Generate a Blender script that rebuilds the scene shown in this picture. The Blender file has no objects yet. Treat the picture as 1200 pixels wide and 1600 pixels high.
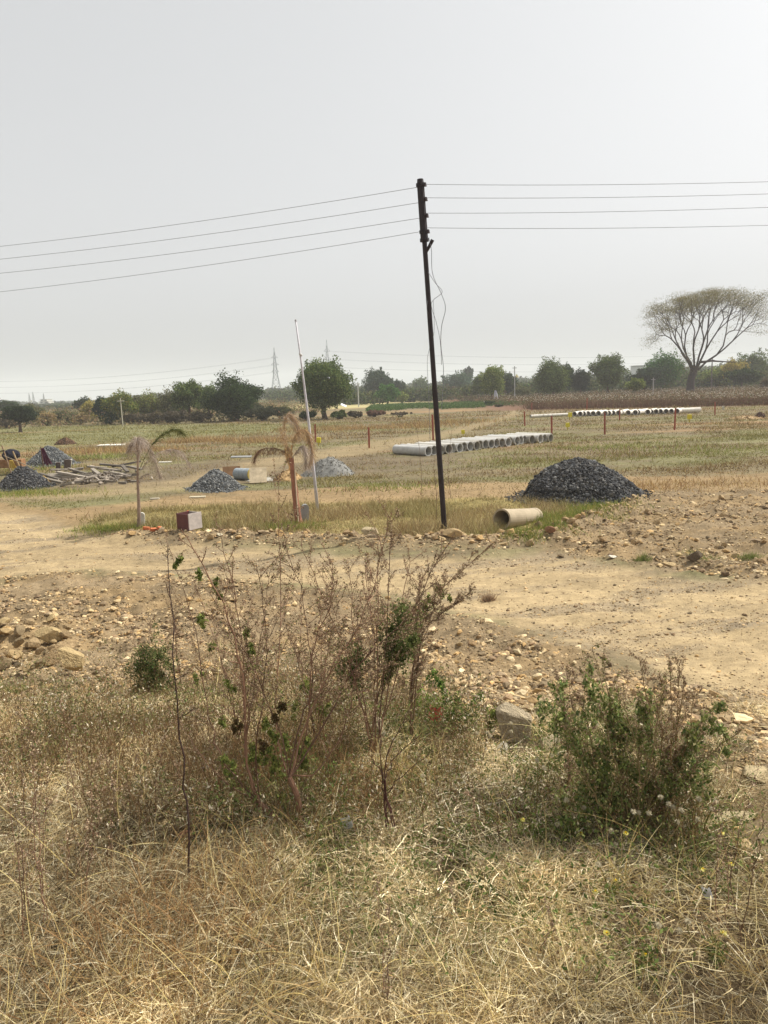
import bpy, math
import numpy as np
from mathutils import Vector, Matrix

R = np.random.default_rng(11)
COL = bpy.context.scene.collection
CAMZ, F, HOR = 2.9, 1156.0, 608.0
PITCH = math.atan((800 - HOR) / F)
ca, sa = math.cos(PITCH), math.sin(PITCH)
ROLL = math.radians(2.0)                       # the hand-held camera leans a little
cr, sr = math.cos(ROLL), math.sin(ROLL)
def hor(px): return HOR - (px - 600) * sr / cr

# ------------------------------------------------------------------ helpers
def srgb(r, g, b, k=1.0):
    f = lambda c: ((c / 255.0 + 0.055) / 1.055) ** 2.4 if c > 10 else c / 255.0 / 12.92
    return np.array([f(r) * k, f(g) * k, f(b) * k])

def sstep(a, b, x):
    t = np.clip((x - a) / (b - a), 0, 1)
    return t * t * (3 - 2 * t)

_P = np.random.default_rng(5).random((256, 256))
def vnoise(x, y, s=0):
    x = np.asarray(x, float) + s * 17.31; y = np.asarray(y, float) + s * 9.73
    xi = np.floor(x).astype(int); yi = np.floor(y).astype(int)
    u = x - xi; v = y - yi
    u = u * u * (3 - 2 * u); v = v * v * (3 - 2 * v)
    g = lambda i, j: _P[(xi + i) & 255, (yi + j) & 255]
    return (g(0, 0) * (1 - u) + g(1, 0) * u) * (1 - v) + (g(0, 1) * (1 - u) + g(1, 1) * u) * v
def fbm(x, y, s=0, o=4):
    a, t, n = 0.5, 0, 0
    for i in range(o):
        n = n + a * vnoise(x * 2 ** i, y * 2 ** i, s + i * 3); t += a; a *= 0.55
    return n / t

def ray(px, py):
    dx, dy = (px - 600) / F, (py - 800) / F
    u = dx * cr - dy * sr; v = -dx * sr - dy * cr
    return np.array([u, ca + v * sa, -sa + v * ca])
def gp(px, py, z=0.0):
    d = ray(px, py); t = (z - CAMZ) / d[2]
    return np.array([d[0] * t, d[1] * t])
def pt(px, py, Y):
    d = ray(px, py); t = Y / d[1]
    return np.array([d[0] * t, Y, CAMZ + d[2] * t])

def sdist(x, y, poly):
    """signed distance to a polygon, positive inside"""
    x = np.asarray(x, float); y = np.asarray(y, float)
    best = np.full(x.shape, 1e9); ins = np.zeros(x.shape, bool)
    n = len(poly)
    for i in range(n):
        ax, ay = poly[i]; bx, by = poly[(i + 1) % n]
        dx, dy = bx - ax, by - ay
        t = np.clip(((x - ax) * dx + (y - ay) * dy) / (dx * dx + dy * dy + 1e-12), 0, 1)
        best = np.minimum(best, (x - ax - t * dx) ** 2 + (y - ay - t * dy) ** 2)
        c = ((ay > y) != (by > y)) & (x < (bx - ax) * (y - ay) / ((by - ay) if by != ay else 1e-12) + ax)
        ins ^= c
    d = np.sqrt(best)
    return np.where(ins, d, -d)
def poly(*pts):
    return [tuple(gp(a, b)) for a, b in pts]

def mound(x, y):
    return 1.0 * (1 - sstep(3.1, 8.0, y + 0.17 * x))
def polym(*pts):
    out = []
    for a, b in pts:
        d = ray(a, b); ts = np.geomspace(1.2, 3000, 3000) if d[2] < 0 else np.array([3000.]); z = CAMZ + d[2] * ts; k = np.argmax(z < mound(d[0] * ts, d[1] * ts)); out.append((d[0] * ts[k], d[1] * ts[k]))
    return out
# zones of the ground, as surveyed outlines on the plain (metres)
ROAD = polym((-500, 775), (-60, 790), (60, 800), (140, 830), (230, 840), (330, 850), (450, 857), (560, 862), (660, 866), (760, 862),
            (860, 858), (930, 868), (1020, 884), (1110, 897), (1200, 905), (1500, 930), (1900, 960), (1900, 1340), (1500, 1230), (1200, 1112),
            (1100, 1078), (1000, 1045), (900, 1012), (800, 980), (680, 955), (560, 925), (420, 908), (300, 902), (140, 892), (0, 905), (-500, 960))
ORANGE = poly((-300, 778), (130, 792), (300, 774), (420, 767), (600, 760), (820, 752), (1000, 744), (1500, 730),
              (1500, 764), (1000, 770), (830, 778), (600, 792), (400, 792), (200, 802), (120, 826), (-300, 806))
VERGE = poly((150, 806), (300, 790), (600, 786), (850, 776), (900, 790), (850, 836), (700, 843), (560, 836), (400, 832), (250, 832), (170, 832))
RRIGHT = poly((850, 842), (930, 800), (1000, 770), (1100, 766), (1700, 762), (1700, 940), (1200, 908), (1020, 884), (860, 860))
RNEAR = polym((-500, 960), (0, 905), (140, 892), (300, 902), (420, 908), (560, 925), (680, 955), (800, 980), (900, 1012), (1100, 1078), (1250, 1130), (1500, 1250),
             (1500, 1420), (1180, 1370), (1130, 1290), (1100, 1170), (980, 1110), (860, 1130), (760, 1150), (700, 1110), (500, 1080), (300, 1085), (150, 1105), (0, 1090), (-600, 1140))
DARKF = poly((-400, 800), (0, 772), (200, 770), (420, 752), (640, 738), (760, 726), (740, 708), (500, 716), (330, 722), (60, 748), (-400, 756))
TRACK = poly((-200, 766), (120, 764), (280, 748), (380, 722), (480, 706), (560, 692), (680, 676), (790, 650), (800, 636), (812, 636), (806, 652), (700, 684), (590, 706),
             (500, 718), (400, 742), (300, 768), (120, 782), (-200, 784))
GREENL = poly((-500, 700), (-500, 664), (200, 663), (430, 662), (560, 668), (430, 676), (250, 688), (0, 700))
BERM = [tuple(gp(a, b)) for a, b in ((200, 838), (330, 842), (450, 844), (560, 846), (640, 850), (760, 848), (850, 840), (930, 812), (1010, 780))]
def berm_d(x, y):
    best = np.full(np.shape(x), 1e9)
    for (ax, ay), (bx, by) in zip(BERM[:-1], BERM[1:]):
        dx, dy = bx - ax, by - ay
        t = np.clip(((x - ax) * dx + (y - ay) * dy) / (dx * dx + dy * dy), 0, 1)
        best = np.minimum(best, (x - ax - t * dx) ** 2 + (y - ay - t * dy) ** 2)
    return np.sqrt(best)

def base_h(x, y):
    h = mound(x, y)
    return h
def H(x, y):
    x = np.asarray(x, float); y = np.asarray(y, float)
    h = base_h(x, y)
    near = (y < 26) & (y > -12) & (np.abs(x) < 26)
    h = h + (fbm(x * 0.35, y * 0.35, 1) - 0.5) * 0.10 * sstep(60, 20, np.abs(y))
    rd = sdist(x, y, ROAD)
    m = sstep(-0.15, 0.35, rd)
    h = h - 0.05 * m
    # ruts pressed along the road
    h = h + (fbm(x * 0.7 + y * 0.2, y * 6.0 - x * 1.5, 4, 3) - 0.5) * 0.04 * m
    rut = np.exp(-((rd - .75) / .22) ** 2) + np.exp(-((rd - 1.75) / .24) ** 2)
    h = h - .035 * rut * m * (y < 40)
    rough = (fbm(x * 3.2, y * 3.2, 7, 4) - 0.5)
    rk = np.maximum(sstep(-0.3, 0.3, sdist(x, y, RRIGHT)), sstep(-0.3, 0.3, sdist(x, y, RNEAR)))
    h = h + rough * (0.06 + 0.22 * rk * (1 - m)) * (1 - 0.8 * m) * sstep(60, 25, y)
    bd = berm_d(x, y)
    h = h + np.exp(-(bd / 0.38) ** 2) * (0.13 + 0.16 * rough)
    return h
def h1(x, y): return float(H(np.array([x]), np.array([y]))[0])
def at(px, py, lift=0.0):
    d = ray(px, py); lo = 1.0
    ts = np.geomspace(1.2, 900, 700)
    X = d[0] * ts; Y = d[1] * ts; Z = CAMZ + d[2] * ts
    hh = H(X, Y); k = np.argmax(Z < hh)
    if not (Z < hh).any(): k = len(ts) - 1
    a, b = ts[max(k - 1, 0)], ts[k]
    for _ in range(14):
        m = (a + b) / 2
        if CAMZ + d[2] * m < h1(d[0] * m, d[1] * m): b = m
        else: a = m
    return np.array([d[0] * b, d[1] * b, CAMZ + d[2] * b + lift])

# ------------------------------------------------------------------ mesh helpers
def mk(name, V, faces, mat, col=None, smooth=False, parent=None):
    """faces: list of int arrays (n,k)"""
    me = bpy.data.meshes.new(name)
    V = np.asarray(V, np.float32).reshape(-1, 3)
    me.vertices.add(len(V)); me.vertices.foreach_set('co', V.ravel())
    if not isinstance(faces, list): faces = [faces]
    faces = [np.asarray(f, np.int32) for f in faces if len(f)]
    li = np.concatenate([f.ravel() for f in faces])
    tot = np.concatenate([np.full(len(f), f.shape[1], np.int32) for f in faces])
    st = np.concatenate([[0], np.cumsum(tot)[:-1]]).astype(np.int32)
    me.loops.add(len(li)); me.loops.foreach_set('vertex_index', li)
    me.polygons.add(len(tot)); me.polygons.foreach_set('loop_start', st)
    me.polygons.foreach_set('use_smooth', np.full(len(tot), smooth))
    if col is not None:
        a = me.color_attributes.new('Col', 'FLOAT_COLOR', 'POINT')
        c = np.ones((len(V), 4), np.float32); c[:, :3] = np.broadcast_to(col, (len(V), 3))
        a.data.foreach_set('color', c.ravel())
    me.update(calc_edges=True); me.validate()
    me.materials.append(mat)
    o = bpy.data.objects.new(name, me); COL.objects.link(o)
    if parent is not None: o.parent = parent
    return o

class Bag:
    """collects vertices / faces / colours and links them as ONE mesh"""
    def __init__(s): s.V = []; s.F = {}; s.C = []; s.n = 0
    def add(s, V, Fc, C):
        V = np.asarray(V, float).reshape(-1, 3)
        s.V.append(V); s.C.append(np.broadcast_to(np.asarray(C, float), (len(V), 3)))
        for f in (Fc if isinstance(Fc, list) else [Fc]):
            f = np.asarray(f, int)
            if len(f): s.F.setdefault(f.shape[1], []).append(f + s.n)
        s.n += len(V)
    def build(s, name, mat, parent=None, origin=None, smooth=False):
        V = np.concatenate(s.V)
        if parent is not None and origin is None: origin = np.array(parent.location)
        if origin is not None: V = V - np.asarray(origin)
        o = mk(name, V, [np.concatenate(f) for f in s.F.values()], mat, np.concatenate(s.C), smooth, parent)
        if origin is not None and parent is None: o.location = Vector(origin)
        return o

def tag(o, label=None, cat=None, group=None, kind=None):
    if label: o['label'] = label
    if cat: o['category'] = cat
    if group: o['group'] = group
    if kind: o['kind'] = kind
    return o
def empty(name, loc, label, cat, group=None):
    o = bpy.data.objects.new(name, None); COL.objects.link(o)
    o.location = Vector(loc); o.empty_display_size = 0.2
    return tag(o, label, cat, group)

def unit(v): return v / (np.linalg.norm(v, axis=-1, keepdims=True) + 1e-12)
def rdir(n, up=0.0):
    v = R.normal(size=(n, 3)); v = unit(v); v[:, 2] += up
    return unit(v)

def ribbons(bag, base, d0, bend, L, W, C, segs=3, side=None):
    n = len(base)
    L = np.broadcast_to(L, (n,))[:, None]; W = np.broadcast_to(W, (n,))[:, None]
    if side is None:
        side = unit(np.cross(d0, R.normal(size=(n, 3))))
    t = np.linspace(0, 1, segs + 1)
    V = np.zeros((n, segs + 1, 2, 3)); CC = np.zeros((n, segs + 1, 2, 3))
    C = np.broadcast_to(C, (n, 3))
    for i, u in enumerate(t):
        c = base + d0 * L * u + bend * L * u * u
        w = W * (1.0 - 0.85 * u) * 0.5
        V[:, i, 0] = c - side * w; V[:, i, 1] = c + side * w
        CC[:, i, :] = C[:, None, :]
    k = (segs + 1) * 2
    f = np.array([[2 * i, 2 * i + 1, 2 * i + 3, 2 * i + 2] for i in range(segs)])
    Fc = (f[None] + (np.arange(n) * k)[:, None, None]).reshape(-1, 4)
    bag.add(V.reshape(-1, 3), Fc, CC.reshape(-1, 3))

def leaves(bag, P, S, C, nrm=None, aspect=0.55, droop=0.0):
    """small rhombic leaves, slightly folded along the mid-rib"""
    n = len(P); S = np.broadcast_to(S, (n,))[:, None]
    a = rdir(n); a[:, 2] -= droop; a = unit(a)
    b = unit(np.cross(a, rdir(n) if nrm is None else nrm)); c = np.cross(a, b)
    V = np.stack([P - a * S * .5, P + b * S * aspect * .5 + c * S * .08, P + a * S * .5, P - b * S * aspect * .5 + c * S * .08], 1)
    Fc = np.arange(n * 4).reshape(-1, 4)
    C = np.broadcast_to(C, (n, 3))
    bag.add(V.reshape(-1, 3), Fc, np.repeat(C, 4, 0))

def tube(bag, pts, rad, C, sides=6, cap=True):
    pts = np.asarray(pts, float); n = len(pts)
    rad = np.broadcast_to(rad, (n,))
    tg = np.gradient(pts, axis=0) if n > 2 else np.repeat([pts[1] - pts[0]], 2, 0)
    tg = unit(tg)
    ref = np.array([0.31, 0.92, 0.22]) if abs(tg[0] @ np.array([0.31, 0.92, 0.22])) < .9 else np.array([1., 0, 0])
    u = unit(np.cross(tg, ref)); v = np.cross(tg, u)
    a = np.linspace(0, 2 * math.pi, sides, endpoint=False)
    V = pts[:, None] + rad[:, None, None] * (np.cos(a)[None, :, None] * u[:, None] + np.sin(a)[None, :, None] * v[:, None])
    Fc = []
    for i in range(n - 1):
        for j in range(sides):
            k = (j + 1) % sides
            Fc.append([i * sides + j, i * sides + k, (i + 1) * sides + k, (i + 1) * sides + j])
    fl = [np.array(Fc)]
    if cap: fl.append(np.array([list(range(sides))[::-1], [(n - 1) * sides + j for j in range(sides)]]))
    bag.add(V.reshape(-1, 3), fl, C)

def box(bag, c, s, C, rot=None):
    """centre, size, optional 3x3 rotation; slightly chamfered"""
    s = np.asarray(s, float) / 2; ch = min(s) * 0.08
    V = []; 
    for z in (-1, 1):
        for (x, y) in ((-1, -1), (1, -1), (1, 1), (-1, 1)):
            V.append([x * s[0], y * s[1], z * (s[2] - ch)])
    for z in (-1, 1):
        for (x, y) in ((-1, -1), (1, -1), (1, 1), (-1, 1)):
            V.append([x * (s[0] - ch), y * (s[1] - ch), z * s[2]])
    V = np.array(V)
    if rot is not None: V = V @ np.asarray(rot).T
    q = [[0, 1, 5, 4], [1, 2, 6, 5], [2, 3, 7, 6], [3, 0, 4, 7], [4, 5, 13, 12], [5, 6, 14, 13], [6, 7, 15, 14], [7, 4, 12, 15], [12, 13, 14, 15],
         [1, 0, 8, 9], [2, 1, 9, 10], [3, 2, 10, 11], [0, 3, 11, 8], [11, 10, 9, 8]]
    bag.add(V + np.asarray(c), np.array(q), C)
def rotm(ax, ay, az):
    cx, sx, cy, sy, cz, sz = math.cos(ax), math.sin(ax), math.cos(ay), math.sin(ay), math.cos(az), math.sin(az)
    return np.array([[cz, -sz, 0], [sz, cz, 0], [0, 0, 1]]) @ np.array([[cy, 0, sy], [0, 1, 0], [-sy, 0, cy]]) @ np.array([[1, 0, 0], [0, cx, -sx], [0, sx, cx]])

def icosa():
    p = (1 + 5 ** .5) / 2
    V = np.array([[-1, p, 0], [1, p, 0], [-1, -p, 0], [1, -p, 0], [0, -1, p], [0, 1, p], [0, -1, -p], [0, 1, -p], [p, 0, -1], [p, 0, 1], [-p, 0, -1], [-p, 0, 1]])
    Fc = np.array([[0, 11, 5], [0, 5, 1], [0, 1, 7], [0, 7, 10], [0, 10, 11], [1, 5, 9], [5, 11, 4], [11, 10, 2], [10, 7, 6], [7, 1, 8], [3, 9, 4], [3, 4, 2], [3, 2, 6], [3, 6, 8],
                   [3, 8, 9], [4, 9, 5], [2, 4, 11], [6, 2, 10], [8, 6, 7], [9, 8, 1]])
    return unit(V.astype(float)), Fc
def subdiv(V, Fc):
    V = list(map(tuple, V)); c = {}; out = []
    def mid(a, b):
        k = (min(a, b), max(a, b))
        if k not in c:
            m = (np.array(V[a]) + np.array(V[b])) / 2; m /= np.linalg.norm(m); V.append(tuple(m)); c[k] = len(V) - 1
        return c[k]
    for a, b, d in Fc:
        x, y, z = mid(a, b), mid(b, d), mid(d, a)
        out += [[a, x, z], [b, y, x], [d, z, y], [x, y, z]]
    return np.array(V), np.array(out)
ICO0 = icosa(); ICO1 = subdiv(*ICO0); ICO2 = subdiv(*ICO1); ICO3 = subdiv(*ICO2)
def rockshape(rg, ico=ICO3, cuts=11, dims=(1, .75, .55)):
    V, Fc = ico; V = V.copy()
    for _ in range(cuts):
        nn = rg.normal(size=3); nn /= np.linalg.norm(nn); o = rg.uniform(.36, .78)
        d = V @ nn - o; V = V - np.where(d > 0, d, 0)[:, None] * nn * .95
    V = V + (rg.random(V.shape) - .5) * .035
    return V * np.array(dims), Fc
def randrot(n):
    q = unit(R.normal(size=(n, 4))); w, x, y, z = q.T
    return np.stack([np.stack([1 - 2 * (y * y + z * z), 2 * (x * y - z * w), 2 * (x * z + y * w)], -1),
                     np.stack([2 * (x * y + z * w), 1 - 2 * (x * x + z * z), 2 * (y * z - x * w)], -1),
                     np.stack([2 * (x * z - y * w), 2 * (y * z + x * w), 1 - 2 * (x * x + y * y)], -1)], -2)
_rg = np.random.default_rng(3)
SMALL = [rockshape(_rg, ICO0, 0, (1, .8, .6)) for _ in range(1)]
for _i in range(7):
    V_, F_ = ICO0; V_ = V_ * _rg.uniform(.65, 1.2, (12, 1)) + _rg.normal(size=(12, 3)) * .1
    SMALL.append((V_ * np.array([1, _rg.uniform(.6, .95), _rg.uniform(.4, .75)]), F_))
def stones(bag, P, S, C, flat=None):
    kind = R.integers(0, len(SMALL), len(P)); S = np.broadcast_to(S, (len(P),)); C = np.broadcast_to(C, (len(P), 3))
    for k, (V, Fc) in enumerate(SMALL):
        m = np.where(kind == k)[0]
        if not len(m): continue
        rot = randrot(len(m))
        VV = np.einsum('nij,vj->nvi', rot, V) * S[m][:, None, None]
        if flat is not None: VV[..., 2] *= flat
        VV = VV + P[m][:, None]
        FF = (Fc[None] + (np.arange(len(m)) * len(V))[:, None, None]).reshape(-1, 3)
        bag.add(VV.reshape(-1, 3), FF, np.repeat(C[m], len(V), 0))

def pick(cols, n, jit=0.12):
    cols = np.array(cols); c = cols[R.integers(0, len(cols), n)]
    return c * (1 + R.normal(size=(n, 1)) * jit).clip(.5, 1.6)

# ------------------------------------------------------------------ materials
def mat_new(name):
    m = bpy.data.materials.new(name); m.use_nodes = True
    nt = m.node_tree; nt.nodes.clear()
    return m, nt, nt.nodes, nt.links
def mat_col(name, rough=.9, nscale=0, namt=.25, bump=0.0, bscale=40, transl=0.0, metal=0.0, spec=.2, base=None, stretch=None):
    m, nt, N, L = mat_new(name)
    out = N.new('ShaderNodeOutputMaterial')
    if base is None:
        a = N.new('ShaderNodeAttribute'); a.attribute_name = 'Col'; cs = a.outputs['Color']
    else:
        a = N.new('ShaderNodeRGB'); a.outputs[0].default_value = (*base, 1); cs = a.outputs[0]
    tc = N.new('ShaderNodeTexCoord'); co = tc.outputs['Object']
    if stretch:
        mp = N.new('ShaderNodeMapping'); mp.inputs['Scale'].default_value = stretch; L.new(co, mp.inputs[0]); co = mp.outputs[0]
    if nscale:
        nz = N.new('ShaderNodeTexNoise'); nz.inputs['Scale'].default_value = nscale; nz.inputs['Detail'].default_value = 6; nz.inputs['Roughness'].default_value = .65
        L.new(co, nz.inputs['Vector'])
        mr = N.new('ShaderNodeMapRange'); mr.inputs[1].default_value = .3; mr.inputs[2].default_value = .7; mr.inputs[3].default_value = 1 - namt; mr.inputs[4].default_value = 1 + namt
        L.new(nz.outputs[0], mr.inputs[0])
        mx = N.new('ShaderNodeVectorMath'); mx.operation = 'SCALE'; L.new(cs, mx.inputs[0]); L.new(mr.outputs[0], mx.inputs['Scale']); cs = mx.outputs[0]
    if transl:
        d = N.new('ShaderNodeBsdfDiffuse'); t = N.new('ShaderNodeBsdfTranslucent'); s = N.new('ShaderNodeMixShader'); s.inputs[0].default_value = transl
        L.new(cs, d.inputs[0]); L.new(cs, t.inputs[0]); L.new(d.outputs[0], s.inputs[1]); L.new(t.outputs[0], s.inputs[2])
        L.new(s.outputs[0], out.inputs[0])
    else:
        p = N.new('ShaderNodeBsdfPrincipled'); p.inputs['Roughness'].default_value = rough; p.inputs['Metallic'].default_value = metal
        p.inputs['Specular IOR Level'].default_value = spec
        L.new(cs, p.inputs['Base Color']); L.new(p.outputs[0], out.inputs[0])
        if bump:
            bn = N.new('ShaderNodeTexNoise'); bn.inputs['Scale'].default_value = bscale; bn.inputs['Detail'].default_value = 5
            L.new(co, bn.inputs['Vector'])
            b = N.new('ShaderNodeBump'); b.inputs['Strength'].default_value = bump; b.inputs['Distance'].default_value = .02
            L.new(bn.outputs[0], b.inputs['Height']); L.new(b.outputs[0], p.inputs['Normal'])
    return m

M_leaf = mat_col('leaf', transl=.3)
M_straw = mat_col('straw', transl=.22)
M_bark = mat_col('bark', nscale=6, namt=.3, bump=.4)
M_stone = mat_col('stone', nscale=9, namt=.22, bump=.6, bscale=30)
M_rock = mat_col('rock', nscale=5, namt=.3, bump=.8, bscale=18)
M_conc = mat_col('concrete', nscale=4, namt=.16, bump=.3, bscale=60)
M_paint = mat_col('paint', rough=.6, nscale=12, namt=.2, spec=.4)
M_steel = mat_col('steel', rough=.55, nscale=8, namt=.35, metal=.3, spec=.4)
M_wood = mat_col('wood', nscale=5, namt=.3, stretch=(1, 1, 1), bump=.3)
M_cloth = mat_col('cloth', nscale=14, namt=.2, transl=.15)

def ground_material():
    m, nt, N, L = mat_new('earth')
    out = N.new('ShaderNodeOutputMaterial'); p = N.new('ShaderNodeBsdfPrincipled'); p.inputs['Roughness'].default_value = .95; p.inputs['Specular IOR Level'].default_value = .1
    a = N.new('ShaderNodeAttribute'); a.attribute_name = 'Col'
    g = N.new('ShaderNodeNewGeometry')
    def noise(sc, det, rg=.6, vec=None):
        n = N.new('ShaderNodeTexNoise'); n.inputs['Scale'].default_value = sc; n.inputs['Detail'].default_value = det; n.inputs['Roughness'].default_value = rg
        L.new(vec or g.outputs['Position'], n.inputs['Vector']); return n.outputs[0]
    def rng(s, lo, hi, a0=.3, a1=.7):
        r = N.new('ShaderNodeMapRange'); r.inputs[1].default_value = a0; r.inputs[2].default_value = a1; r.inputs[3].default_value = lo; r.inputs[4].default_value = hi
        L.new(s, r.inputs[0]); return r.outputs[0]
    def mul(x, y):
        q = N.new('ShaderNodeMath'); q.operation = 'MULTIPLY'; L.new(x, q.inputs[0]); L.new(y, q.inputs[1]); return q.outputs[0]
    f1 = rng(noise(9, 8, .7), .72, 1.28); f2 = rng(noise(55, 4, .7), .8, 1.2); f3 = rng(noise(1.1, 6, .65), .86, 1.14)
    mp = N.new('ShaderNodeMapping'); mp.inputs['Scale'].default_value = (.25, 1.6, 1); L.new(g.outputs['Position'], mp.inputs[0])
    f4 = rng(noise(.5, 8, .72, mp.outputs[0]), .8, 1.2)
    k = mul(mul(f1, f2), mul(f3, f4))
    mx = N.new('ShaderNodeVectorMath'); mx.operation = 'SCALE'; L.new(a.outputs['Color'], mx.inputs[0]); L.new(k, mx.inputs['Scale'])
    L.new(mx.outputs[0], p.inputs['Base Color'])
    b = N.new('ShaderNodeBump'); b.inputs['Strength'].default_value = .55; b.inputs['Distance'].default_value = .02
    L.new(noise(38, 8, .75), b.inputs['Height']); L.new(b.outputs[0], p.inputs['Normal']); L.new(p.outputs[0], out.inputs[0])
    return m
M_ground = ground_material()

# colours (albedo; C_FORE also has the shade between straws painted in)
K = .85
C_ROAD = srgb(186, 163, 124, .66); C_SOIL = srgb(152, 132, 102, .72); C_ORNG = srgb(166, 140, 102, .68)
C_FIELD = srgb(138, 124, 94, .68); C_FGREEN = srgb(132, 130, 88, .68); C_DARK = srgb(122, 108, 86, .72)
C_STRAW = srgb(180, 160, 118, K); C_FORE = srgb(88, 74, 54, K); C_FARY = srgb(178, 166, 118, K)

# ------------------------------------------------------------------ the ground (one height field, the road being its own sheet of faces)
def axis(lims):
    out = []
    for a, b, s in lims: out += list(np.arange(a, b, s))
    return np.array(out)
def spread(a, b, s0, gr):
    o = [a]; s = s0
    while o[-1] < b: o.append(o[-1] + s); s *= gr
    return np.array(o)
ys = np.concatenate([-spread(3, 60, .6, 1.3)[::-1], np.arange(-2.6, 1.6, .2), np.arange(1.6, 12, .045), np.arange(12, 24, .09), spread(24, 2200, .2, 1.035)])
xr = np.concatenate([np.arange(0, 5, .045), np.arange(5, 12, .1), spread(12, 2000, .3, 1.06)])
xs = np.concatenate([-xr[1:][::-1], xr])
X, Y = np.meshgrid(xs, ys)
Z = H(X, Y)
def ground_col(X, Y):
    n1 = fbm(X * .16, Y * .5, 21, 5); n2 = fbm(X * .6, Y * 1.6, 31, 5); n3 = fbm(X * 2.5, Y * 2.5, 41, 4)
    mixc = lambda a, b, t: a * (1 - t[..., None]) + b * t[..., None]
    c = np.broadcast_to(C_FIELD, X.shape + (3,)).copy()
    c = mixc(c, C_FGREEN, sstep(.46, .66, n1) * .7)
    c = mixc(c, C_DARK, sstep(.5, .68, n2) * .7)
    c = mixc(c, C_FGREEN * 1.05, sstep(-2, 3, sdist(X, Y, GREENL) + (n2 - .5) * 9) * .8)
    c = mixc(c, srgb(165, 128, 92, K), sstep(.52, .7, fbm(X * .05 + 3, Y * .35, 51, 4)) * sstep(25, 40, Y) * .55)
    c = mixc(c, C_DARK, sstep(-1.2, 1.2, sdist(X, Y, DARKF) + (n2 - .5) * 5) * .85)
    c = mixc(c, srgb(166, 146, 110, .68), sstep(-.5, .8, sdist(X, Y, TRACK) + (n2 - .5) * 1.4) * .75)
    c = mixc(c, C_ORNG, sstep(-.5, .5, sdist(X, Y, ORANGE) + (n2 - .5) * 2.2) * .9)
    c = mixc(c, srgb(150, 134, 84, K), sstep(-.4, .4, sdist(X, Y, VERGE) + (n2 - .5) * 1.2) * .8)
    # far fields
    c = mixc(c, srgb(120, 108, 78, K), sstep(78, 86, Y + X * .1) * sstep(-8, -14, X))
    c = mixc(c, C_FARY, sstep(118, 126, Y) * sstep(14, 4, X) * sstep(-26, -18, X))
    c = mixc(c, srgb(120, 92, 72, K), sstep(82, 86, Y + np.clip(X - 17, 0, 25) * .5) * sstep(10, 16, X))
    c = mixc(c, srgb(96, 104, 66, K), sstep(170, 190, Y))
    rk = np.maximum(sstep(-.3, .3, sdist(X, Y, RRIGHT) + (n3 - .5) * .8), sstep(-.3, .3, sdist(X, Y, RNEAR) + (n3 - .5) * .8))
    c = mixc(c, mixc(np.broadcast_to(C_SOIL, c.shape), srgb(160, 136, 100, .74), sstep(.45, .65, n2)), rk)
    c = mixc(c, C_SOIL * .72, rk * sstep(.56, .74, n3) * .7)
    c = mixc(c, C_SOIL, np.exp(-(berm_d(X, Y) / .6) ** 2))
    rd = sdist(X, Y, ROAD) + (n3 - .5) * .5
    grey = sstep(.44, .64, fbm(X * .5, Y * 2.4 - X * .5, 61, 5))
    rc = mixc(np.broadcast_to(C_ROAD, c.shape), srgb(138, 126, 108, .66), grey * (.6 + .4 * fbm(X * 1.5, Y * 5, 66, 4)) * (.6 + .4 * sstep(1.6, 2.5, rd)))
    rut = np.exp(-((rd - .75) / .34) ** 2) + np.exp(-((rd - 1.75) / .36) ** 2)
    rc = rc * (1 + .10 * rut - .08 * sstep(2.0, 2.6, rd))[..., None]
    c = mixc(c, rc, sstep(-.15, .4, rd))
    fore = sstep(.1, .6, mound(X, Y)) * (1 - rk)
    c = mixc(c, C_FORE, fore)  # near soil, darkened to paint shade into the straw's gaps
    return c
GC = ground_col(X, Y)
ny, nx = X.shape
V = np.stack([X, Y, Z], -1).reshape(-1, 3); C = GC.reshape(-1, 3)
i = np.arange(ny - 1)[:, None] * nx + np.arange(nx - 1)[None]
Fq = np.stack([i, i + 1, i + nx + 1, i + nx], -1).reshape(-1, 4)
cx = V[Fq].mean(1); isr = sdist(cx[:, 0], cx[:, 1], ROAD) > 0
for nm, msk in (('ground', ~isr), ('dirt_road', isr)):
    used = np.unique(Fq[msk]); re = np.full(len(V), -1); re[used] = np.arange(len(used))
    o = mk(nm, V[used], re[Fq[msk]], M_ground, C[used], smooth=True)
    tag(o, kind='structure')

# ------------------------------------------------------------------ rubble (uncountable) and the countable rocks
RCOL = [srgb(196, 170, 126, K), srgb(186, 160, 120, K), srgb(172, 144, 106, K), srgb(208, 186, 146, K), srgb(160, 138, 108, K), srgb(192, 158, 108, K)]
def scatter_in(test, xr_, yr_, n, logy=True):
    """random ground points, thinning out with distance"""
    out = []
    got = 0
    while got < n:
        m = n * 3
        y = np.exp(R.uniform(math.log(yr_[0]), math.log(yr_[1]), m)) if logy else R.uniform(*yr_, m)
        x = R.uniform(-1, 1, m) * (xr_(y) if callable(xr_) else xr_)
        k = test(x, y) > R.random(m)
        out.append(np.stack([x[k], y[k]], 1)); got += k.sum()
        if len(out) > 60: break
    return np.concatenate(out)[:n]
VIEW = lambda y: .56 * y + 1.2
b = Bag()
def t_rub(x, y):
    s = np.maximum(sdist(x, y, RRIGHT), sdist(x, y, RNEAR))
    d = sstep(-.3, .3, s) * (.10 + .9 * sstep(.42, .66, fbm(x * 1.3, y * 1.3, 71, 4))) * (.4 + .6 * sstep(.35, .6, fbm(x * 4, y * 4, 73, 2)))
    d = np.maximum(d, np.exp(-(berm_d(x, y) / .42) ** 2) * 1.0)
    r = sdist(x, y, ROAD)
    d = np.where(r > .3, .12 + .5 * sstep(.46, .64, fbm(x * .5, y * 2.4 - x * .5, 61, 5)), d)
    return d
p = scatter_in(t_rub, VIEW, (3.4, 21), 90000)
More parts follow.
